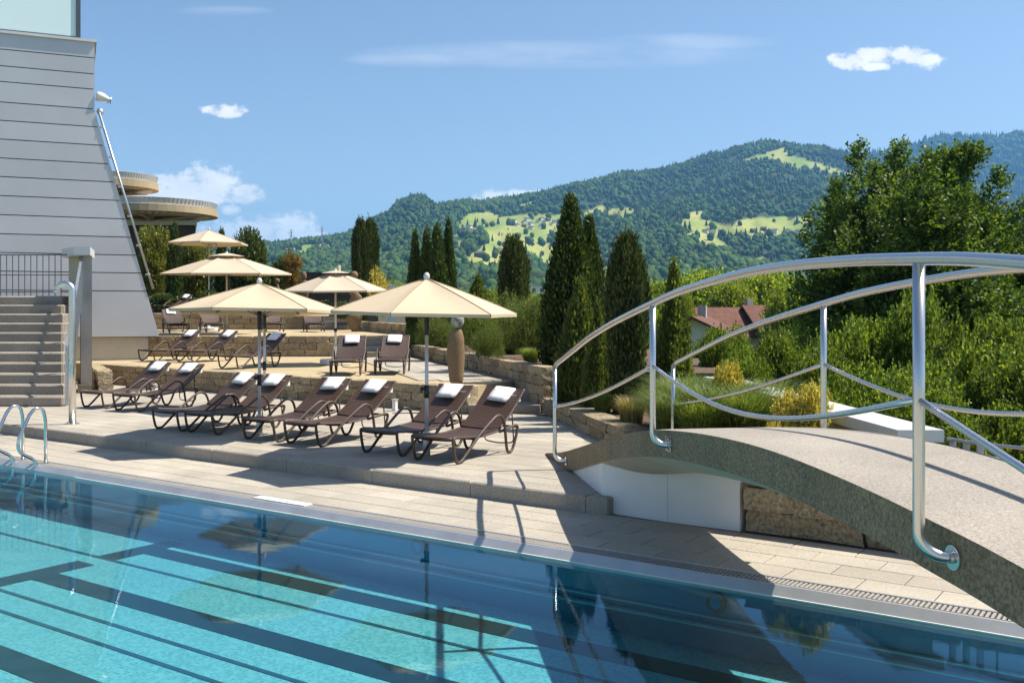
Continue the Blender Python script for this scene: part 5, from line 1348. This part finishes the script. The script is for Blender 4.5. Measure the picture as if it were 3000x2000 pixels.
def add_mountain(name, tab, d0, dr, u0, u1, nu, nt, seed, amp, gp, ntree, tsize, conif, dark):
    us, tt, U, T, Dp, X, Y, Z = terrain(tab, d0, dr, u0, u1, nu, nt, seed, amp, gp)
    # back slope so the ridge has thickness
    bx = X[:, -1:] + FX * 900; by = Y[:, -1:] + FY * 900; bz = Z[:, -1:] * .5
    XX, YY, ZZ = np.hstack([X, bx]), np.hstack([Y, by]), np.hstack([Z, bz])
    V = np.stack([XX, YY, ZZ], 2).reshape(-1, 3); n2 = nt + 1
    i, j = np.meshgrid(np.arange(nu - 1), np.arange(n2 - 1), indexing='ij')
    F = np.stack([i * n2 + j, (i + 1) * n2 + j, (i + 1) * n2 + j + 1, i * n2 + j + 1], 2).reshape(-1, 4)
    pu, pv = proj(V[:, 0], V[:, 1], V[:, 2])
    mead = np.zeros(len(V), bool)
    for p in MEAD: mead |= in_poly(pu, pv, p)
    cm = np.array([.035, .06, .02]) * np.ones((len(V), 1))
    g = vn(pu / 60, pv / 30, 5)[:, None]
    cm[mead] = (np.array([.15, .22, .04]) * (1 - g) + np.array([.34, .33, .11]) * g)[mead]
    hill = tag(link(name, np_mesh(name, V, F, MT['meadow'], True, cm)), kind='structure')
    # forest
    r_u = rng.random(ntree) * (nu - 1.001); r_t = np.concatenate([rng.random(int(ntree * .8)) ** .9, rng.uniform(.955, 1, ntree - int(ntree * .8))]) * (nt - 1.001)
    i0, j0 = r_u.astype(int), r_t.astype(int); fu, ft = r_u - i0, r_t - j0
    def smp(Q): return (Q[i0, j0] * (1 - fu) + Q[i0 + 1, j0] * fu) * (1 - ft) + (Q[i0, j0 + 1] * (1 - fu) + Q[i0 + 1, j0 + 1] * fu) * ft
    px, py, pz = smp(X), smp(Y), smp(Z)
    qu, qv = proj(px, py, pz)
    keep = np.ones(ntree, bool)
    md = np.zeros(ntree, bool)
    ju, jv = qu + 16 * (fbm(qu / 22, qv / 16, 21, 3) - .47), qv + 9 * (fbm(qu / 20, qv / 14, 31, 3) - .47)
    for p in MEAD: md |= in_poly(ju, jv, p)
    keep &= ~(md & (rng.random(ntree) > .035))
    px, py, pz, qu, qv = px[keep], py[keep], pz[keep], qu[keep], qv[keep]; n = len(px)
    isc = rng.random(n) < np.clip(conif * (.35 + 1.3 * vn(qu / 90, qv / 60, 9)) * (1.3 - (qv - 420) / 420), .03, .95)
    s = tsize * rng.uniform(.5, 1.25, n) * (.75 + .6 * vn(qu / 40, qv / 25, 12))
    mott = .72 + .62 * fbm(qu / 45, qv / 28, 4, 3)
    # deciduous lumps
    t_ = (1 + 5 ** .5) / 2
    ico = np.array([(-1, t_, 0), (1, t_, 0), (-1, -t_, 0), (1, -t_, 0), (0, -1, t_), (0, 1, t_), (0, -1, -t_), (0, 1, -t_), (t_, 0, -1), (t_, 0, 1), (-t_, 0, -1), (-t_, 0, 1)]) / 1.902
    icf = np.array([(0, 11, 5), (0, 5, 1), (0, 1, 7), (0, 7, 10), (0, 10, 11), (1, 5, 9), (5, 11, 4), (11, 10, 2), (10, 7, 6), (7, 1, 8), (3, 9, 4), (3, 4, 2), (3, 2, 6), (3, 6, 8), (3, 8, 9), (4, 9, 5), (2, 4, 11), (6, 2, 10), (8, 6, 7), (9, 8, 1)])
    dcd = np.where(~isc)[0]; nd = len(dcd)
    Vd = ico[None] * (1 + rng.uniform(-.3, .3, (nd, 12, 1))) * np.stack([s[dcd] * .62, s[dcd] * .62, s[dcd] * .75], 1)[:, None, :]
    Vd = Vd + np.stack([px[dcd], py[dcd], pz[dcd] + s[dcd] * .55], 1)[:, None, :]
    Cd = np.array([.046, .090, .020]) * (mott[dcd] * rng.uniform(.75, 1.3, nd))[:, None] * (1 + np.stack([rng.uniform(-.15, .35, nd), rng.uniform(-.1, .15, nd), rng.uniform(-.2, .2, nd)], 1)) * dark
    Fd = (icf[None] + (np.arange(nd) * 12)[:, None, None]).reshape(-1, 3)
    con = np.where(isc)[0]; nc = len(con)
    ring = np.array([(math.cos(a), math.sin(a), 0) for a in np.linspace(0, 2 * math.pi, 6)[:-1]])
    cv = np.concatenate([ring * .36 + [0, 0, .1], ring * .19 + [0, 0, .8], [[0, 0, 1.75]]])
    cf = [(k, (k + 1) % 5, 5 + (k + 1) % 5) for k in range(5)] + [(k, 5 + (k + 1) % 5, 5 + k) for k in range(5)] + [(5 + k, 5 + (k + 1) % 5, 10) for k in range(5)]
    Vc = cv[None] * s[con][:, None, None] * np.array([1, 1, .95]) * (1 + rng.uniform(-.12, .12, (nc, 11, 1))) + np.stack([px[con], py[con], pz[con]], 1)[:, None, :]
    Cc = np.array([.022, .042, .018]) * (mott[con] * rng.uniform(.8, 1.2, nc))[:, None] * dark
    Fc = (np.array(cf)[None] + (np.arange(nc) * 11)[:, None, None]).reshape(-1, 3) + nd * 12
    V = np.concatenate([Vd.reshape(-1, 3), Vc.reshape(-1, 3)]); F = np.concatenate([Fd, Fc])
    C = np.concatenate([np.repeat(Cd, 12, 0), np.repeat(Cc, 11, 0)])
    fo = link('mountain_forest', np_mesh('mountain_forest', V, F, MT['forest'], False, C))
    tag(fo, 'dense mixed forest covering the %s' % name.replace('_', ' '), 'forest', kind='stuff')
    return X, Y, Z, us, tt
M1 = add_mountain('mountain', SKY1, 900, lambda u: np.interp(u, [-1500, 700, 1200, 2250, 3000, 4500], [2200, 2500, 2700, 3500, 3600, 3600]), -500, 3700, 420, 90, 2, 120, .92, 52000, 10.5, .55, 1.0)
add_mountain('far_ridge', SKY2, 3600, lambda u: np.full_like(u, 5600.0), 1900, 4300, 160, 40, 6, 160, .9, 15000, 26.0, .7, .9)

# hillside houses of the hamlet: found by marching the line of sight onto the hillside
def hill_hit(u, v):
    X, Y, Z, us, tt = M1; i = int(np.clip(np.searchsorted(us, u), 1, len(us) - 1))
    pu, pv = proj(X[i], Y[i], Z[i]); j = int(np.argmin(np.abs(pv - v)))
    return Vector((X[i, j], Y[i, j], Z[i, j]))
hl = [(1487, 658), (1500, 652), (1512, 662), (1526, 655), (1540, 648), (1532, 664), (1552, 660), (1566, 652), (1575, 663), (1590, 655), (1604, 648), (1612, 660), (1625, 652), (1636, 660), (1645, 648), (1350, 678), (1366, 672), (1384, 680), (1396, 676), (1372, 688), (1395, 752), (1455, 738), (2066, 680), (2085, 684), (2200, 682), (2230, 680), (2262, 684), (2300, 682), (2330, 682), (2155, 752), (2243, 760), (1130, 690), (880, 706), (1545, 672), (1582, 645)]
for i, (u, v) in enumerate(hl):
    p = hill_hit(u, v); k = random.uniform(.8, 1.25)
    house('small gabled house scattered on the mountain meadows', p - Vector((0, 0, 1.0)), random.uniform(0, 3), 12 * k, 9 * k, 6 * k, 3.2, MT['house_wall'] if i % 5 else MT['brownwall'], MT['roof'] if i % 2 else MT['brownwall'], False, False)['group'] = 'hamlet houses on the mountain'
def pylon(u, v, label):
    p = hill_hit(u, v + 10); H = 46
    o = thing('power_pylon', label, 'pylon', p)
    for sx in (-1, 1):
        for sy in (-1, 1):
            m = MB(); m.tube([(3.2 * sx, 3.2 * sy, -2), (.8 * sx, .8 * sy, H * .7), (.2 * sx, .2 * sy, H)], .45, 4); m.build('leg', MT['galv'], o)
    for z, w in ((H * .68, 7), (H * .8, 9), (H * .92, 6)):
        m = MB(); m.tube([(-w * RX, -w * RY, z), (w * RX, w * RY, z)], .4, 4); m.build('cross_arm', MT['galv'], o)
    for k in range(6):
        z0, z1 = H * .7 * k / 6, H * .7 * (k + 1) / 6; r0_, r1_ = lerp(3.2, .8, k / 6), lerp(3.2, .8, (k + 1) / 6)
        m = MB(); m.tube([(-r0_, -r0_, z0), (r1_, -r1_, z1)], .25, 4); m.tube([(r0_, r0_, z0), (-r1_, r1_, z1)], .25, 4); m.build('brace', MT['galv'], o)
pylon(846, 716, 'thin lattice power pylon on the low ridge, nearer the magnolia'); pylon(941, 706, 'thin lattice power pylon on the low ridge, nearer the mountain')

# ------------------------------------------------------------------ haze
hz_m, nt, out = mat_new('haze'); n = N(nt)
pv_ = n.new('ShaderNodeVolumePrincipled'); pv_.inputs['Color'].default_value = (.20, .50, .95, 1); pv_.inputs['Density'].default_value = .000085; pv_.inputs['Anisotropy'].default_value = .2
n.l(pv_.outputs[0], out.inputs['Volume'])
hz = MB(); hz.box((-2500, 3600, 498), (15000, 12500, 1010))
tag(hz.build('haze', hz_m), kind='stuff')
